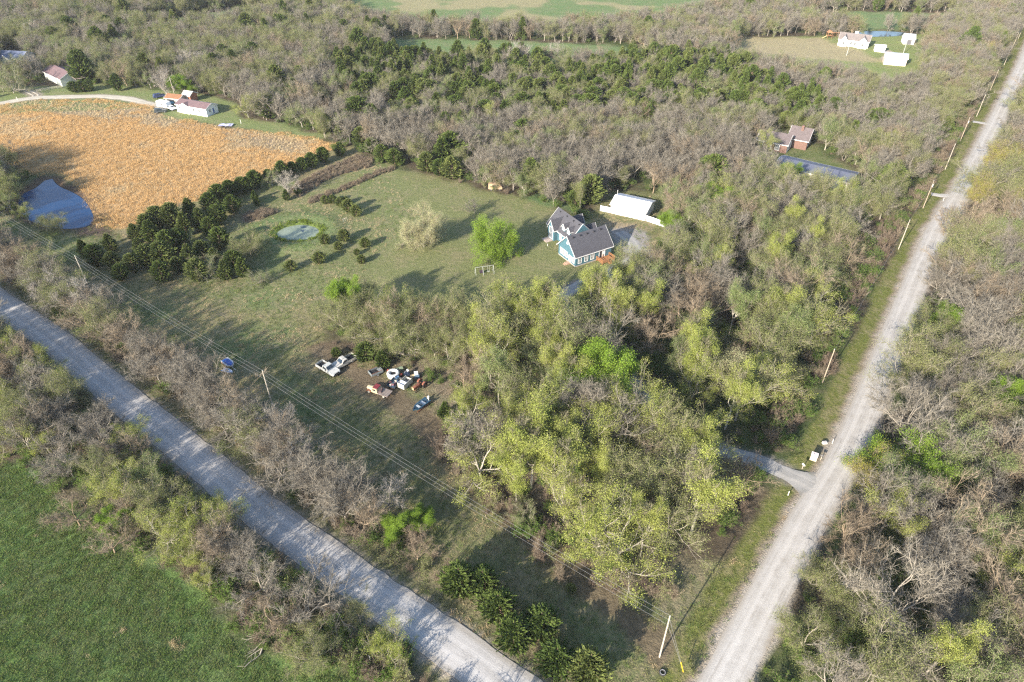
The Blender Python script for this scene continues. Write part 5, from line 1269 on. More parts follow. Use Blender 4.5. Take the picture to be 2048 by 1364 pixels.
# swing frame on the lawn
p = thing('swing_set', 'long white swing frame with one dark bench swing on the lawn', 'swing set', (*G(951, 550), 0), math.atan2(G(984, 545)[1] - G(951, 550)[1], G(984, 545)[0] - G(951, 550)[0]))
WS = paint('pale_steel', (.38, .40, .39), .5, var=.05)
def swf(m):
    for x_ in (0, 4.6):
        for y_ in (-.7, .7): m.cyl((x_, y_, 0), (x_, 0, 2.1), .035, .035, 6)
    m.cyl((0, 0, 2.1), (4.6, 0, 2.1), .035, .035, 6); m.cyl((1.9, -.7, 0), (1.9, 0, 2.1), .05, .05, 6)
part('frame', swf, WS, p)
part('bench_swing', lambda m: (m.bx(1.1, 2.0, -.25, .25, .45, .52), m.bx(1.1, 2.0, .2, .27, .5, 1.0), m.cyl((1.12, 0, .5), (1.12, 0, 2.08), .025, .025, 5), m.cyl((1.98, 0, .5), (1.98, 0, 2.08), .025, .025, 5)), paint('dark_plum', (.05, .035, .05), .6), p)
part('swing_seat', lambda m: (m.bx(3.1, 3.6, -.12, .12, .5, .54), m.cyl((3.12, 0, .54), (3.12, 0, 2.08), .02, .02, 5), m.cyl((3.58, 0, .54), (3.58, 0, 2.08), .02, .02, 5)), WS, p)

# ------------------------------------------------------------------ vehicles
TYRE = paint('tyre_rubber', (.022, .022, .023), .85, var=.2); RIM = paint('steel_rim', (.45, .45, .46), .35, .6, .08); CHR = paint('chrome', (.6, .6, .62), .25, .8, .05)
LAMP = paint('lamp_glass', (.72, .72, .70), .2, var=.02); RED = paint('tail_lamp', (.35, .02, .02), .3)
def wheel(root, x, y, r, w=.24, rim=RIM, name='wheel', rr=.6):
    o = part(name, lambda m: (m.ring((x, y, r), r * .80, r * .2, 18, 8, 'Y'), m.cyl((x, y - w * .28, r), (x, y + w * .28, r), r * .68, r * .68, 16)), TYRE, root)
    part('rim', lambda m: (m.cyl((x, y - w * .36, r), (x, y + w * .36, r), r * rr, r * rr * .96, 14), m.cyl((x, y - w * .46, r), (x, y + w * .46, r), r * .16, r * .16, 8)), rim, o); return o
def car_body(prof, w, inset, zc):
    """side outline swept across the width, drawn in above the belt line zc"""
    def f(m):
        rings = []
        for t in (-1, -.86, .86, 1):
            ring = []
            for x, z in prof:
                k = 1 - inset * max(0, (z - zc)) if z > zc else 1.0
                e = .96 if abs(t) == 1 else 1
                cz = z if abs(t) < 1 else zc + (z - zc) * (.94 if z > zc else .9)
                ring.append((x * e if abs(t) == 1 else x, t * w / 2 * k, cz))
            rings.append(ring)
        m.loft(rings)
    return f
def pickup(label, loc, rz, col_, liner, group=None, rack=False, roofc=None):
    r = thing('pickup_truck', label, 'pickup truck', loc, rz, group); P = paint(label[:12].replace(' ', '_') + '_paint', col_, .35, var=.05, dirt=tuple(c * .6 for c in col_), dirt_amt=.2)
    def body(m):
        car_body([(2.72, .48), (2.74, .85), (2.62, 1.0), (1.0, 1.12), (-.55, 1.12), (-.55, .42), (-.4, .38), (.9, .38), (1.35, .40), (2.1, .40), (2.6, .42)], 1.92, 0, 1.3)(m)
        for s in (-1, 1):
            m.bx(-2.75, -.56, s * .96 - .05 * (s > 0), s * .96 + .05 * (s < 0), .5, 1.12); m.bx(-2.75, -.56, min(s * .55, s * .91), max(s * .55, s * .91), .58, .62)
            m.prism([(-2.1, .6), (-1.95, .84), (-1.35, .84), (-1.2, .6), (-1.28, .6), (-1.42, .79), (-1.88, .79), (-2.02, .6)], min(s * .961, s * 1.0), max(s * .961, s * 1.0), 'Y')
        m.bx(-.66, -.56, -.9, .9, .55, 1.15)
    part('body', body, P, r)
    part('cab', car_body([(.98, 1.1), (.42, 1.70), (.25, 1.75), (-.42, 1.75), (-.55, 1.68), (-.56, 1.1)], 1.86, .16, 1.12), P if roofc is None else roofc, r)
    def gl(m):
        m.add([(1.02, -.76, 1.17), (1.02, .76, 1.17), (.50, .66, 1.68), (.50, -.66, 1.68)], [(0, 1, 2, 3)])
        m.add([(-.59, -.70, 1.2), (-.59, .70, 1.2), (-.575, .64, 1.64), (-.575, -.64, 1.64)], [(0, 3, 2, 1)])
        for s in (-1, 1): m.add([(.78, s * .945, 1.16), (-.42, s * .945, 1.16), (-.40, s * .862, 1.62), (.40, s * .862, 1.62)], [(0, 1, 2, 3)])
    part('windows', gl, GLASS, r)
    part('bed_liner', lambda m: m.bx(-2.70, -.67, -.9, .9, .58, .66), liner, r)
    part('tailgate', lambda m: m.bx(-2.79, -2.70, -.9, .9, .58, 1.1), P, r)
    for s in (-1, 1):
        part('headlight', lambda m: m.bx(2.70, 2.77, s * .72 - .16, s * .72 + .16, .70, .88), LAMP, r); part('tail_light', lambda m: m.bx(-2.8, -2.76, s * .93 - .06, s * .93 + .02, .75, 1.0), RED, r)
        part('mirror', lambda m: m.bx(.62, .74, min(s * .95, s * 1.14), max(s * .95, s * 1.14), 1.12, 1.3), DARK, r)
        for x_ in (1.72, -1.65): wheel(r, x_, s * .83, .37)
    part('grille', lambda m: m.bx(2.70, 2.76, -.52, .52, .66, .9), DARK, r)
    part('bumper', lambda m: (m.bx(2.72, 2.88, -.93, .93, .44, .62),), DARK, r); part('rear_bumper', lambda m: m.bx(-2.92, -2.80, -.9, .9, .42, .58), CHR, r)
    return r
def face(u0, v0, u1, v1): a = G(u0, v0); b = G(u1, v1); return math.atan2(b[1] - a[1], b[0] - a[0])
LIN = paint('black_liner', (.018, .018, .02), .7)
pickup('white pickup truck with an empty black bed nearest the dirt track', (*G(657, 742), 0), face(643, 735, 668, 750), (.44, .44, .41), LIN)
pickup('cream white pickup truck parked nose down behind the other pickup', (*G(688, 729), 0), face(703, 720, 672, 737), (.42, .40, .36), LIN)
# old cream flatbed truck
r = thing('flatbed_truck', 'old cream cab truck with maroon roof and slatted wooden flatbed', 'flatbed truck', (*G(756, 786), 0), face(770, 790, 739, 779))
CREAM = paint('old_cream_paint', (.42, .36, .23), .5, var=.08, dirt=(.30, .14, .07)); MAR = paint('maroon_paint', (.16, .025, .03), .5); RUST = paint('rust_brown', (.18, .07, .035), .85, var=.3, scale=6)
part('hood', lambda m: (m.loft([[(x, y * w_, z * h_ + .55) for y, z in ((-.5, 0), (-.52, .35), (-.35, .62), (0, .72), (.35, .62), (.52, .35), (.5, 0))] for x, w_, h_ in ((.9, 1.25, 1.05), (1.6, 1.1, 1.0), (2.15, .85, .9), (2.35, .55, .65))]),), CREAM, r)
part('cab', car_body([(.95, .55), (.95, 1.25), (.62, 1.62), (-.35, 1.66), (-.5, 1.2), (-.5, .5)], 1.66, .12, 1.1), CREAM, r)
part('cab_roof', lambda m: m.bx(-.45, .62, -.66, .66, 1.66, 1.76), MAR, r)
for s in (-1, 1):
    part('fender', lambda m: m.prism([(.95, .55), (1.15, .85), (1.55, .95), (1.95, .82), (2.15, .5), (1.95, .5), (1.55, .78), (1.15, .5)], min(s * .58, s * .88), max(s * .58, s * .88), 'Y'), RUST, r)
    part('side_window', lambda m: m.bx(-.1, .55, min(s * .835, s * .85), max(s * .835, s * .85), 1.12, 1.5), DARK, r)
    for x_ in (1.55, -1.9): wheel(r, x_, s * .78, .40, rim=paint('cream_rim', (.42, .40, .34), .5))
def bed(m):
    for i in range(9): m.bx(-2.9 + i * .26, -2.72 + i * .26, -.98, .98, .86, .92)
    for s in (-.9, 0, .9): m.bx(-2.95, -.55, s - .04, s + .04, .74, .855)
part('flatbed', bed, paint('grey_planks', (.26, .215, .19), .85, var=.3, scale=8), r)
part('bed_frame', lambda m: (m.bx(-2.9, .9, -.4, -.3, .5, .62), m.bx(-2.9, .9, .3, .4, .5, .62)), RUST, r)
part('junk_load', lambda m: (m.box((-.9, .3, 1.1), (.6, .7, .35), .3), m.cyl((-.9, -.4, .93), (-.8, -.3, 1.4), .22, .18)), paint('dark_scrap', (.09, .06, .06), .8, var=.5, scale=9), r)
# tractor
r = thing('tractor', 'old rust-orange farm tractor facing down the slope beside the box trailer', 'tractor', (*G(838, 777), 0), face(846, 769, 825, 784))
TO = paint('faded_tractor_orange', (.20, .075, .045), .7, var=.25, dirt=(.15, .06, .04)); TC = paint('faded_tractor_cream', (.33, .24, .14), .7, var=.15)
part('hood', lambda m: m.loft([[(x, -.28, .75), (x, .28, .75), (x, .28, z_), (x, .15, z_ + .1), (x, -.15, z_ + .1), (x, -.28, z_)] for x, z_ in ((-.1, 1.28), (.9, 1.24), (1.5, 1.18))]), TO, r)
part('grille', lambda m: m.bx(1.504, 1.6, -.28, .28, .68, 1.26), TC, r)
part('chassis', lambda m: (m.bx(-1.2, 1.4, -.16, .16, .5, .74), m.cyl((-1.0, -.75, .68), (-1.0, .75, .68), .1), m.cyl((1.2, -.55, .36), (1.2, .55, .36), .06)), RUST, r)
part('seat', lambda m: (m.bx(-1.15, -.75, -.24, .24, 1.0, 1.08), m.bx(-1.2, -1.12, -.24, .24, 1.05, 1.4)), DARK, r)
part('steering_wheel', lambda m: (m.ring((-.35, 0, 1.42), .2, .02, 14, 6), m.cyl((-.35, 0, 1.42), (-.1, 0, 1.2), .02, .02, 6)), DARK, r)
for s in (-1, 1):
    part('fender', lambda m: m.prism([(-1.65, .95), (-1.5, 1.32), (-1.0, 1.5), (-.5, 1.3), (-.4, 1.0), (-.5, 1.0), (-.6, 1.22), (-1.0, 1.4), (-1.42, 1.24), (-1.55, .95)], min(s * .5, s * .85), max(s * .5, s * .85), 'Y'), TO, r)
    wheel(r, -1.0, s * .78, .68, .34, paint('dark_rust', (.09, .04, .025), .8), 'rear_wheel'); wheel(r, 1.2, s * .52, .33, .16, TC, 'front_wheel')
part('exhaust', lambda m: m.cyl((.8, .12, 1.3), (.8, .12, 1.95), .035), DARK, r)
# trailers and scrap
r = thing('pickup_bed_trailer', 'small teal and rust utility trailer made from a pickup bed', 'trailer', (*G(752, 748), 0), face(738, 753, 766, 741))
tr = paint('teal_grey_panel', (.14, .18, .19), .6, var=.15, dirt=(.28, .1, .06))
part('box', lambda m: (m.bx(-1.3, 1.3, -.85, -.78, .45, 1.05), m.bx(-1.3, 1.3, .78, .85, .45, 1.05), m.bx(-1.3, -1.23, -.78, .78, .45, 1.05), m.bx(1.23, 1.3, -.78, .78, .45, 1.05), m.bx(-1.23, 1.23, -.78, .78, .45, .5)), tr, r)
part('rusty_rail', lambda m: (m.bx(-1.3, 1.3, -.87, -.80, 1.055, 1.12), m.bx(-1.3, 1.3, .80, .87, 1.055, 1.12)), RUST, r)
part('dark_load', lambda m: (m.box((-.5, 0, .66), (1.2, 1.2, .3), .1), m.box((.6, .2, .7), (.6, .7, .35), .5)), LIN, r); part('metal_sheet', lambda m: m.box((.75, -.2, .98), (.7, .8, .04), .3, ('X', .3)), paint('scrap_silver', (.4, .42, .42), .4, .5), r)
for s in (-1, 1): wheel(r, 0, s * .93, .32, .18)
r = thing('white_tank', 'big round white tank lying open among the junk', 'tank', (*G(787, 752), 0))
part('ring_wall', lambda m: (m.ring((0, 0, .75), .98, .34, 28, 8),), paint('tank_white', (.52, .52, .51), .5, var=.06, dirt=(.5, .48, .42)), r)
part('tank_base', lambda m: m.cyl((0, 0, .05), (0, 0, .66), 1.2, 1.26, 24), paint('tank_grey', (.5, .5, .5), .6), r)
part('dark_hole', lambda m: m.cyl((0, 0, .662), (0, 0, .72), .5, .5, 18), LIN, r)
r = thing('junk_trailer', 'dark flat trailer heaped with scrap in front of the white tank', 'trailer', (*G(791, 768), 0), face(783, 777, 801, 757))
part('flat_deck', lambda m: m.bx(-1.7, 1.7, -.9, .9, .5, .6), paint('blue_black_steel', (.03, .05, .07), .6), r); part('side_boards', lambda m: (m.bx(-1.7, 1.7, -.95, -.9, .5, .85), m.bx(-1.7, 1.7, .9, .95, .5, .85)), paint('dark_board', (.05, .06, .08), .7), r)
part('tow_bar', lambda m: (m.cyl((-1.7, .6, .5), (-2.7, 0, .42), .05), m.cyl((-1.7, -.6, .5), (-2.7, 0, .42), .05)), paint('orange_rust', (.20, .09, .04), .7), r)
rj = random.Random(4)
for nm_, cc in (('scrap_black', (.03, .03, .035)), ('scrap_cream', (.55, .5, .4)), ('scrap_plum', (.12, .05, .06)), ('scrap_blue', (.06, .12, .22))):
    part('scrap_load', lambda m: [m.box((rj.uniform(-1.4, 1.4), rj.uniform(-.7, .7), .75 + rj.random() * .3), (rj.uniform(.2, .7), rj.uniform(.08, .4), rj.uniform(.06, .35)), rj.uniform(0, 3), ('X', rj.uniform(-.5, .5))) for _ in range(5)], paint(nm_, cc, .6, var=.3), r)
for s in (-1, 1): wheel(r, .2, s * 1.05, .33, .18)
r = thing('box_trailer', 'cream white open-topped box trailer left of the tractor', 'trailer', (*G(811, 772), 0), face(803, 779, 824, 760))
bw = paint('box_cream', (.46, .45, .39), .6, var=.08, dirt=(.4, .36, .28)); 
part('box_walls', lambda m: (m.bx(-1.35, 1.35, -.80, -.74, .35, 1.5), m.bx(-1.35, 1.35, .74, .80, .35, 1.5), m.bx(-1.35, -1.29, -.74, .74, .35, 1.5), m.bx(1.29, 1.35, -.74, .74, .35, 1.2)), bw, r)
part('box_floor', lambda m: m.bx(-1.29, 1.29, -.74, .74, .36, .42), paint('box_floor_grey', (.22, .22, .24), .8), r)
part('dropped_lid', lambda m: m.box((-.75, 0, 1.32), (1.0, 1.42, .05), 0, ('Y', -.35)), paint('lid_bluewhite', (.38, .42, .50), .5), r)
for s in (-1, 1): wheel(r, .2, s * .90, .3, .16)
r = thing('motor_scooter_pile', 'heap of dark blue machine parts behind the box trailer', 'scrap', (*G(814, 752), 0))
part('engine_block', lambda m: (m.box((0, 0, .4), (1.1, .7, .7), .4), m.box((.3, .2, .85), (.5, .4, .3), 1.0), m.cyl((-.4, .1, .7), (-.2, .3, 1.15), .16)), paint('navy_metal', (.02, .032, .06), .5, var=.4, scale=8), r); part('white_cover', lambda m: m.box((.15, .5, 1.05), (.35, .5, .2), .5, ('X', .4)), WHITE, r)
r = thing('wooden_crate', 'tan wooden crate behind the box trailer', 'crate', (*G(826, 756), 0), .4)
part('boards', lambda m: [m.box((0, 0, .12 + i * .17), (.9 - i * .02, .6, .15)) for i in range(4)], paint('tan_crate', (.45, .34, .2), .8), r)
r = thing('white_cooler', 'upright white lidded chest on a dark cart right of the crate', 'chest', (*G(834, 755), 0), .2)
part('cart', lambda m: (m.bx(-.5, .5, -.4, .4, .2, .7), m.cyl((-.4, -.45, .2), (-.4, .45, .2), .2, .2, 12), m.cyl((.4, -.45, .2), (.4, .45, .2), .2, .2, 12)), paint('blue_cart', (.07, .12, .18), .6), r); part('white_lid', lambda m: m.box((-.1, .1, 1.1), (.75, .12, .8), 0, ('X', -.25)), wh, r)
for (u, v, s) in ((778, 745, 'red drum lying left of the white tank'), (801, 752, 'rusty red drum right of the white tank')):
    r = thing('drum', s, 'drum', (*G(u, v), 0), u); part('shell', lambda m: m.cyl((-.4, 0, .32), (.4, 0, .36), .3, .3, 16), paint('drum_red', (.24, .05, .035), .6, var=.2, dirt=(.2, .08, .05)), r); part('rim_hoop', lambda m: (m.ring((.15, 0, .35), .3, .02, 16, 6, 'X'), m.ring((-.15, 0, .33), .3, .02, 16, 6, 'X')), RUST, r)
r = thing('mower', 'pale green riding mower behind the white tank', 'mower', (*G(799, 742), 0), .5)
part('mower_body', lambda m: (m.bx(-.1, .75, -.3, .3, .3, .8), m.bx(-.7, -.1, -.35, .35, .3, .5), m.bx(-.65, -.25, -.22, .22, .52, .85)), paint('pale_green_paint', (.20, .25, .17), .5, var=.15), r)
for s in (-1, 1): wheel(r, -.5, s * .42, .25, .18); wheel(r, .55, s * .36, .18, .12)
# the blue boat in the clearing
def hull(m, L, W, Hh, z0=.35, bow=.35, inner=.8):
    rings = []
    for k in range(9):
        t = k / 8; x = -L / 2 + L * t; w = W / 2 * (1 - max(0, (t - .5) / .5) ** 2.2 * .96); zb = z0 + bow * max(0, (t - .5) / .5) ** 2
        rings.append([(x, -w, z0 + Hh), (x, -w * .82, zb + Hh * .25), (x, 0, zb), (x, w * .82, zb + Hh * .25), (x, w, z0 + Hh), (x, w * inner, z0 + Hh), (x, 0, zb + Hh * .35), (x, -w * inner, z0 + Hh)])
    m.loft(rings)
r = thing('fishing_boat', 'dark blue fishing boat with a white outboard alone in the clearing', 'boat', (*G(842, 816), 0), face(850, 810, 834, 822))
part('hull', lambda m: hull(m, 4.0, 1.6, .75, .3), paint('boat_blue', (.022, .065, .11), .35, var=.1), r)
part('seat', lambda m: (m.bx(-.9, -.3, -.55, .55, .86, .98), m.bx(.4, .8, -.45, .45, .86, .96)), paint('boat_grey', (.32, .36, .40), .5), r)
part('windshield', lambda m: m.box((.15, 0, 1.18), (.04, 1.1, .3), 0, ('Y', .4)), GLASSB, r)
part('outboard', lambda m: (m.box((-2.15, 0, 1.25), (.32, .34, .55)), m.bx(-2.2, -2.1, -.06, .06, .35, 1.0)), WHITE, r)
for s in (-1, 1): part('trailer_bunk', lambda m: m.bx(-1.8, 1.4, s * .5 - .05, s * .5 + .05, .12, .34), RUST, r)
r = thing('jet_boat', 'small white and blue jet boat on a trailer at the edge of the roadside trees', 'boat', (*G(459, 732), 0), face(452, 726, 466, 737))
part('hull', lambda m: hull(m, 3.4, 1.7, .6, .4), paint('boat_white', (.52, .53, .55), .35, var=.04), r); part('blue_deck', lambda m: m.loft([[(x, -w, 1.004), (x, w, 1.004), (x, w * .8, 1.13), (x, -w * .8, 1.13)] for x, w in ((-1.4, .55), (-.2, .6), (.8, .5), (1.3, .15))]), paint('royal_blue', (.015, .07, .30), .3), r)
part('stripe', lambda m: (m.bx(-1.4, .4, -.865, -.855, .72, .82), m.bx(-1.4, .4, .855, .865, .72, .82)), paint('coral', (.6, .18, .12), .4), r); part('tow_bar', lambda m: m.bx(1.2, 2.5, -.05, .05, .3, .4), WS, r)
for s in (-1, 1): wheel(r, -.3, s * .75, .25, .15)
r = thing('dinghy', 'small pale grey dinghy lying beside the jet boat', 'boat', (*G(456, 744), 0), face(449, 741, 463, 745)); part('hull', lambda m: hull(m, 2.6, 1.1, .4, .05, .15), paint('dinghy_grey', (.55, .60, .70), .5), r); part('bench', lambda m: m.bx(-.4, -.1, -.4, .4, .46, .5), WS, r)

def car(name, label, cat, loc, rz, col_, prof, L, w=1.8, roof=1.5, wr=.33, glass_z=(1.0, 1.4)):
    r = thing(name, label, cat, loc, rz); P = paint(name + '_' + label[:8].replace(' ', '_'), col_, .3, var=.04)
    part('body', car_body(prof, w, .18, glass_z[0] - .1), P, r)
    z0, z1 = glass_z
    def gl(m):
        for s in (-1, 1):
            k0 = 1 - .18 * (z0 - glass_z[0] + .1); k1 = 1 - .18 * (z1 - glass_z[0] + .1)
            m.add([(-L * .28, s * (w / 2 * k0 + .02), z0), (L * .14, s * (w / 2 * k0 + .02), z0), (L * .08, s * (w / 2 * k1 + .02), z1), (-L * .22, s * (w / 2 * k1 + .02), z1)], [(0, 1, 2, 3)])
    part('side_windows', gl, GLASS, r)
    part('windshield', lambda m: m.add([(L * .20, -w * .4, z0), (L * .20, w * .4, z0), (L * .115, w * .36, z1 + .03), (L * .115, -w * .36, z1 + .03)], [(0, 1, 2, 3)]), GLASS, r)
    for s in (-1, 1):
        part('headlight', lambda m: m.bx(L * .48, L * .5 + .01, s * w * .36 - .14, s * w * .36 + .14, .6, .76), LAMP, r)
        for x_ in (L * .31, -L * .30): wheel(r, x_, s * (w / 2 - .1), wr, .2)
    part('bumper', lambda m: (m.bx(L * .485, L * .515, -w * .46, w * .46, .34, .5), m.bx(-L * .515, -L * .485, -w * .46, w * .46, .34, .5)), DARK, r)
    return r
SED = [(2.2, .4), (2.22, .7), (2.0, .88), (.95, .98), (.35, 1.42), (-.95, 1.45), (-1.6, 1.02), (-2.15, .95), (-2.2, .5), (-2.0, .35), (2.0, .35)]
SUV = [(2.25, .45), (2.28, .85), (2.1, 1.05), (1.0, 1.12), (.45, 1.68), (-1.8, 1.72), (-2.15, 1.1), (-2.22, .6), (-2.1, .4), (2.1, .4)]
VAN = [(2.1, .45), (2.15, .9), (2.0, 1.3), (1.5, 1.95), (1.2, 2.05), (-1.95, 2.05), (-2.1, 1.9), (-2.15, .6), (-2.05, .4), (2.0, .4)]
car('old_van', 'faded tan old van parked against the trees at the top of the lawn', 'van', (*G(991, 379), 0), 0.0, (.42, .29, .19), VAN, 4.2, 1.8, 2.0, .33, (1.3, 1.8))
car('parked_car', 'dark blue car half hidden under the trees by the driveway', 'car', (*G(1180, 606), 0), face(1165, 612, 1195, 596), (.04, .08, .17), SED, 4.4)
car('parked_car', 'charcoal car in the shade left of the driveway', 'car', (*G(1078, 618), 0), .4, (.05, .055, .065), SED, 4.4)
car('parked_car', 'silver grey car under bare trees below the deck', 'car', (*G(1226, 590), 0), .9, (.25, .26, .28), SUV, 4.5, 1.8, 1.7, .35, (1.15, 1.6))
car('parked_suv', 'dark suv on the grass below the camper', 'car', (*G(322, 225), 0), face(314, 227, 331, 225), (.05, .06, .065), SUV, 4.5, 1.8, 1.7, .35, (1.15, 1.6))
car('parked_car', 'white car in front of the camper beside the mobile home', 'car', (*G(344, 219), 0), face(336, 216, 350, 221), (.68, .69, .70), SED, 4.4)
car('parked_suv', 'navy suv with a trailer left of the rusty shed', 'car', (*G(319, 195), 0), face(310, 197, 326, 194), (.035, .05, .12), SUV, 4.5, 1.8, 1.7, .35, (1.15, 1.6))
pickup('teal blue pickup truck behind the camper by the sheds', (*G(355, 206), 0), face(362, 203, 347, 206), (.14, .38, .52), LIN)
car('parked_car', 'dark car at the end of the tan grass strip in the middle woods', 'car', (*G(757, 226), 0), .2, (.07, .08, .10), SED, 4.4)
r = thing('camper', 'white camper trailer parked against the end of the mobile home', 'camper', (*G(330, 216), 0), face(322, 214, 340, 218))
part('shell', car_body([(2.9, .6), (2.95, 1.6), (2.6, 2.6), (2.3, 2.75), (-2.6, 2.75), (-2.9, 2.5), (-2.95, .6)], 2.3, .02, 2.4), wh, r)
for x_ in (-1.6, .2, 1.8): part('window', lambda m: m.bx(x_ - .35, x_ + .35, -1.17, -1.155, 1.5, 2.0), GLASS, r)
part('door', lambda m: m.bx(.75, 1.3, -1.175, -1.155, .7, 2.3), paint('camper_door', (.6, .62, .62), .5), r)
for s in (-1, 1): wheel(r, -.3, s * 1.0, .33, .2)

# ------------------------------------------------------------------ poles, wires, small things
POLE = paint('weathered_pole', (.36, .32, .265), .9, var=.15, scale=5); POLEB = paint('brown_pole', (.30, .25, .19), .9, var=.2, scale=5)
INS = paint('insulator', (.50, .52, .50), .3); WIRE = paint('aluminium_wire', (.24, .24, .24), .5, .3)
def pole(label, x, y, hgt, mat=POLE, group=None, arm=0.0, cans=False, rz=0):
    r = thing('utility_pole', label, 'utility pole', (x, y, 0), rz, group)
    part('pole_shaft', lambda m: m.cyl((0, 0, -.3), (0, 0, hgt), .125, .085, 10), mat, r)
    part('insulator', lambda m: m.cyl((0, 0, hgt + .004), (0, 0, hgt + .22), .05, .04, 8), INS, r)
    if arm: part('crossarm', lambda m: m.bx(-arm, arm, -.2, -.1, hgt - .75, hgt - .63), POLEB, r)
    if cans: part('transformer', lambda m: (m.cyl((.32, 0, hgt - 1.9), (.32, 0, hgt - 1.1), .19, .19, 12), m.cyl((.32, 0, hgt - 1.1), (.32, 0, hgt - 1.02), .12, .06, 8)), paint('transformer_grey', (.42, .44, .44), .5), r)
    return r
p3 = G(1333, 1232, 10); p3 = G(1319, 1314); p2 = G(525, 742, 10); p1 = G(150, 512, 10)
pdir = math.atan2(p3[1] - p2[1], p3[0] - p2[0])
pole('guyed wooden corner pole with wires at the bottom of the photo', *p3, 10, rz=pdir); pole('leaning-looking wooden pole behind the roadside trees above the wires', *p2, 10, rz=pdir); pole('wooden pole at the left end of the roadside strip near the pond cedars', *p1, 10, rz=pdir)
p0 = (p1[0] * 2 - p2[0], p1[1] * 2 - p2[1])
def span(a, b, za, zb, sag, off=0.0, rad=.014):
    m = MB(); n = 14; pr = None; d = Vector((b[0] - a[0], b[1] - a[1])).normalized(); ox, oy = -d.y * off, d.x * off
    for i in range(n + 1):
        t = i / n; q = (a[0] + (b[0] - a[0]) * t + ox, a[1] + (b[1] - a[1]) * t + oy, za + (zb - za) * t - sag * 4 * t * (1 - t))
        if pr: m.cyl(pr, q, rad, rad, 4, False)
        pr = q
    return m
wn_ = {0: 'top wire', 1: 'upper side wire', 2: 'lower side wire'}
for k, (zz, off) in enumerate(((10.2, 0), (8.9, -.16), (8.3, .16))):
    m = MB()
    for a, b in ((p3, p2), (p2, p1), (p1, p0)):
        s = span(a, b, zz, zz, 0.9, off); m.add(s.v, s.f)
    o = m.build('overhead_wire', WIRE); tag(o, f'{wn_[k]} of the line running along the left road clearing', 'wire', 'overhead wires of the left line')
gd = G(1367, 1345)
r = thing('guy_wire', 'guy wire with a bright yellow guard anchoring the corner pole', 'guy wire', (gd[0], gd[1], 0))
tp = Vector((p3[0] - gd[0], p3[1] - gd[1], 9.6))
part('cable', lambda m: m.cyl((0, 0, .05), tp, .02, .02, 5, False), WIRE, r); part('lower_cable', lambda m: m.cyl((0, 0, .05), Vector((tp.x, tp.y, 8.2)), .02, .02, 5, False), WIRE, r)
part('yellow_guard', lambda m: m.cyl(tp * .012, tp * .20, .06, .06, 8), paint('guard_yellow', (.78, .42, .02), .4, var=.05), r)
rb = ((1645, 765, 8.4), (1797, 498, 8.4), (1846, 416, 8.4), (1890, 339, 8.4), (1920, 283, 8.4), (1953, 233, 8.2), (1980, 181, 8.2), (2008, 130, 8), (2023, 100, 8), (2036, 78, 8))
ords = ['nearest', 'second', 'third', 'fourth', 'fifth', 'sixth', 'seventh', 'eighth', 'ninth', 'farthest']
pts_ = [G(u, v) for u, v, _ in rb]
for i, (u, v, hh_) in enumerate(rb):
    x, y = pts_[i]
    pole(f'{ords[i]} wooden pole in the row along the right gravel road', x, y, hh_, POLEB if i % 2 == 0 else POLE, 'poles along the right gravel road', cans=i in (2, 4), arm=0.5 if i == 2 else 0, rz=.6)
m = MB()
for a, b in zip(pts_[:-1], pts_[1:]): s = span(a, b, 8.35, 8.3, .5, 0, .012); m.add(s.v, s.f)
tag(m.build('overhead_wire', WIRE), 'thin wire strung along the roadside poles on the right', 'wire')
pole('tan pole standing in the woods right of the long shed', *G(1735, 375), 8, POLEB); pole('pole with a lamp beside the camper', *G(352, 199), 8.5, POLE)
pole('short pole on the lawn in front of the white farmhouse', *G(1693, 111), 5.5, WS); pole('pole behind the tan barn roof', *G(1806, 108), 7, WS)
r = thing('worn_tire_ring', 'old black tire lying in the grass near the guy wire', 'tire', (*G(1325, 1346), 0)); part('tread', lambda m: m.ring((0, 0, .13), .36, .14, 24, 10), TYRE, r); part('white_sidewall', lambda m: m.ring((0, 0, .25), .34, .03, 24, 6), paint('sidewall_grey', (.35, .36, .38), .7), r)
# utility pedestal and mailbox by the driveway mouth
r = thing('utility_box', 'boxy cream and pale pink utility cabinet casting a long shadow by the driveway mouth', 'utility box', (*G(1626, 919), 0), R(-28))
part('cabinet', lambda m: m.bx(-.55, .55, -.4, .4, .05, 1.25), paint('cabinet_cream', (.46, .41, .31), .6, var=.05), r); part('sloped_lid', lambda m: m.prism([(-.42, 1.255), (.44, 1.255), (.44, 1.42), (-.42, 1.3)], -.58, .58, 'X'), paint('lid_pinkwhite', (.50, .46, .47), .5, var=.03), r)
part('lid_latch', lambda m: (m.box((-.12, .1, 1.42), (.18, .12, .06)), m.box((.14, .02, 1.42), (.08, .08, .06))), paint('latch_dark', (.10, .06, .10), .5), r)
r = thing('mailbox', 'dark mailbox on a pale post at the edge of the right road', 'mailbox', (*G(1641, 920), 0), R(60)); part('post', lambda m: m.bx(-.05, .05, -.05, .05, 0, 1.0), POLE, r); part('box', lambda m: m.prism([(-.12, 1.0), (.12, 1.0), (.12, 1.15), (.07, 1.24), (-.07, 1.24), (-.12, 1.15)], -.28, .28, 'Y'), paint('mailbox_black', (.03, .03, .035), .4), r)
r = thing('mailbox', 'white mailbox on a post at the left corner of the driveway mouth', 'mailbox', (*G(1604, 938), 0), R(20)); part('post', lambda m: m.bx(-.05, .05, -.05, .05, 0, 1.0), POLE, r); part('box', lambda m: m.prism([(-.12, 1.0), (.12, 1.0), (.12, 1.15), (.07, 1.24), (-.07, 1.24), (-.12, 1.15)], -.28, .28, 'Y'), WHITE, r)
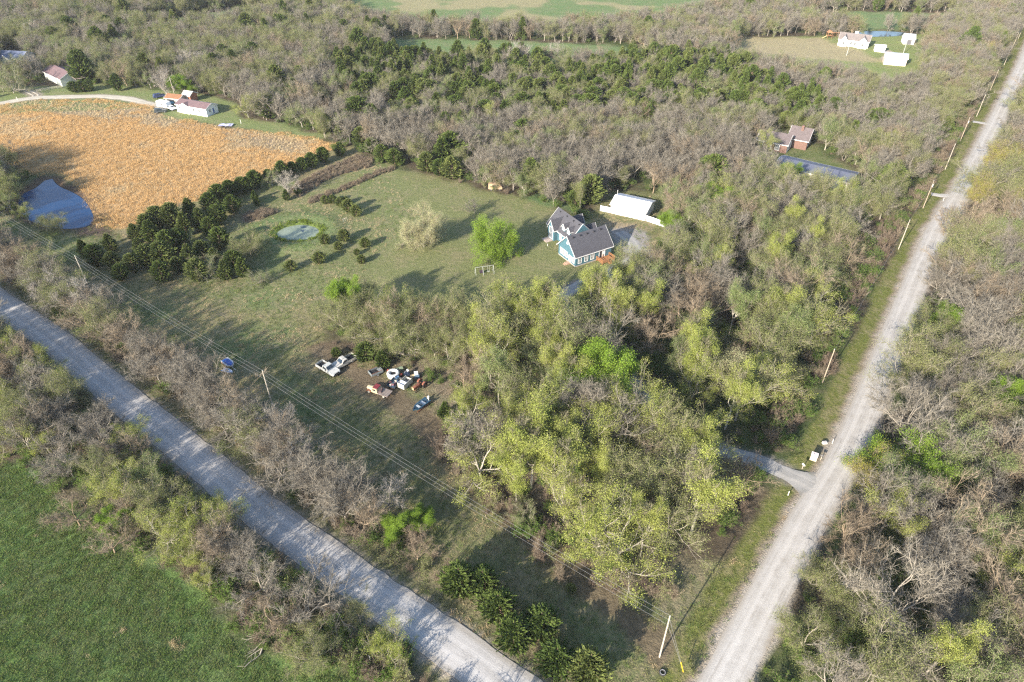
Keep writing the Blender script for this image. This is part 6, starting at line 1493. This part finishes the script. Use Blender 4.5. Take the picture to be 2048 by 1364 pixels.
r = thing('culvert_block', 'white concrete block with a dark opening in the verge', 'culvert', (*G(1649, 887), 0), R(10)); part('block', lambda m: (m.prism([(-.45, 0), (.45, 0), (.35, .42), (-.35, .42)], -.25, .25, 'Y')), paint('block_white', (.42, .41, .40), .8), r); part('dark_mouth', lambda m: m.bx(-.3, .4, .27, .55, .01, .3), DARK, r)
def stake(label, u, v, hgt, mat, rz=0, group=None):
    r = thing('marker_post', label, 'post', (*G(u, v), 0), rz, group); part('stake', lambda m: m.bx(-.05, .05, -.04, .04, -.1, hgt), mat, r); part('cap', lambda m: m.prism([(-.055, hgt + .003), (.055, hgt + .003), (0, hgt + .07)], -.045, .045, 'Y'), mat, r)
stake('slim white marker post at the right road edge above the utility box', 1664, 887, 1.0, WHITE); stake('small white post below the driveway mouth', 1576, 990, .9, WHITE); stake('white driveway post at the road by the far side drive', 1886, 402, 1.0, WHITE)
stake('left of two short white fence posts at the bottom of the left road', 716, 1305, 1.3, WHITE); stake('right of two short white fence posts at the bottom of the left road', 741, 1322, 1.3, WHITE)
m = MB(); a = G(714, 1300); b = G(740, 1316); m.cyl((a[0], a[1], 1.0), (b[0], b[1], .25), .05, .04, 6); tag(m.build('fallen_rail', POLEB), 'brown rail leaning between the two short white posts', 'rail')
stake('white sign post in the yard right of the mobile home', 482, 247, 1.6, WHITE); stake('white stake beside the farm lane at the left edge', 35, 200, 1.2, WHITE); stake('yellow capped stake on the lawn left of the blue house', 1095, 492, .6, WHITE)
# fallen dead tree in the field edge
lg = random.Random(3); segs = []
def lgrow(p, d, L, r, lev):
    for k in range(4):
        d = unit((d[0] + lg.gauss(0, .12), d[1] + lg.gauss(0, .12), d[2] * .5 + lg.gauss(0, .05))); q = (p[0] + d[0] * L / 4, p[1] + d[1] * L / 4, max(.12, p[2] + d[2] * L / 4)); segs.append((p, q, r, r * .82, 1)); p = q; r *= .82
        if lev < 2 and k > 0: lgrow(p, turn(d, R(lg.uniform(25, 50)), lg), L * .5, r * .6, lev + 1)
a = G(545, 1250); b = G(505, 1330); lgrow((0, 0, .3), unit((b[0] - a[0], b[1] - a[1], .1)), 4.4, .20, 0); lgrow((.6, 1.0, .5), unit((b[0] - a[0] - .8, b[1] - a[1], .2)), 3.4, .12, 0)
v_, f_ = tubes(segs); me = np_mesh('fallen_tree', v_, f_, 4, [BARK]); o = bpy.data.objects.new('fallen_tree', me); COL.objects.link(o); o.location = (a[0], a[1], 0); tag(o, 'fallen dead tree with bare white forks lying in the green field edge', 'fallen tree')
# vent pipes and markers on the pond berm
r = thing('pond_frame', 'small pale metal frame on the bank right of the algae-covered pond', 'frame', (*G(691, 443), H1(*G(691, 443))), .6); part('bars', lambda m: [m.cyl((x_, 0, 0), (x_, .1, .9), .03, .03, 6) for x_ in (-.6, 0, .6)] + [m.cyl((-.6, .1, .88), (.6, .1, .88), .03, .03, 6)], WS, r)
for i, (u, v, s) in enumerate(((1158, 484, 'small pale stump on the lawn behind the blue house'), (606, 258, 'scrap of blue tarp lying in the orange field'))):
    pass
r = thing('blue_tarp', 'crumpled grey-blue tarp lying in the upper right of the orange field', 'tarp', (*G(452, 252), .02)); 
def tarp(m):
    n = 9; tr_ = random.Random(5); vs = [(-2.4 + 4.8 * i / (n - 1) + tr_.gauss(0, .12), -1.2 + 2.4 * j / (n - 1) + tr_.gauss(0, .1), .25 + tr_.random() * .35) for i in range(n) for j in range(n)]
    m.add(vs, [(i * n + j, (i + 1) * n + j, (i + 1) * n + j + 1, i * n + j + 1) for i in range(n - 1) for j in range(n - 1)])
part('sheet', tarp, paint('tarp_blue', (.32, .33, .48), .6, var=.2), r)

# ------------------------------------------------------------------ the air between the camera and the far woods
hm, nt, out = new_mat('haze_air')
pv_ = N(nt, 'ShaderNodeVolumePrincipled'); pv_.inputs['Color'].default_value = (0.90, 0.93, 1.0, 1); pv_.inputs['Density'].default_value = 0.00007
pv_.inputs['Anisotropy'].default_value = 0.0
nt.links.new(pv_.outputs[0], out.inputs['Volume'])
m = MB(); m.bx(-5600, 5600, -5600, 6100, -3, 93); o = m.build('haze', hm); tag(o, kind='stuff')
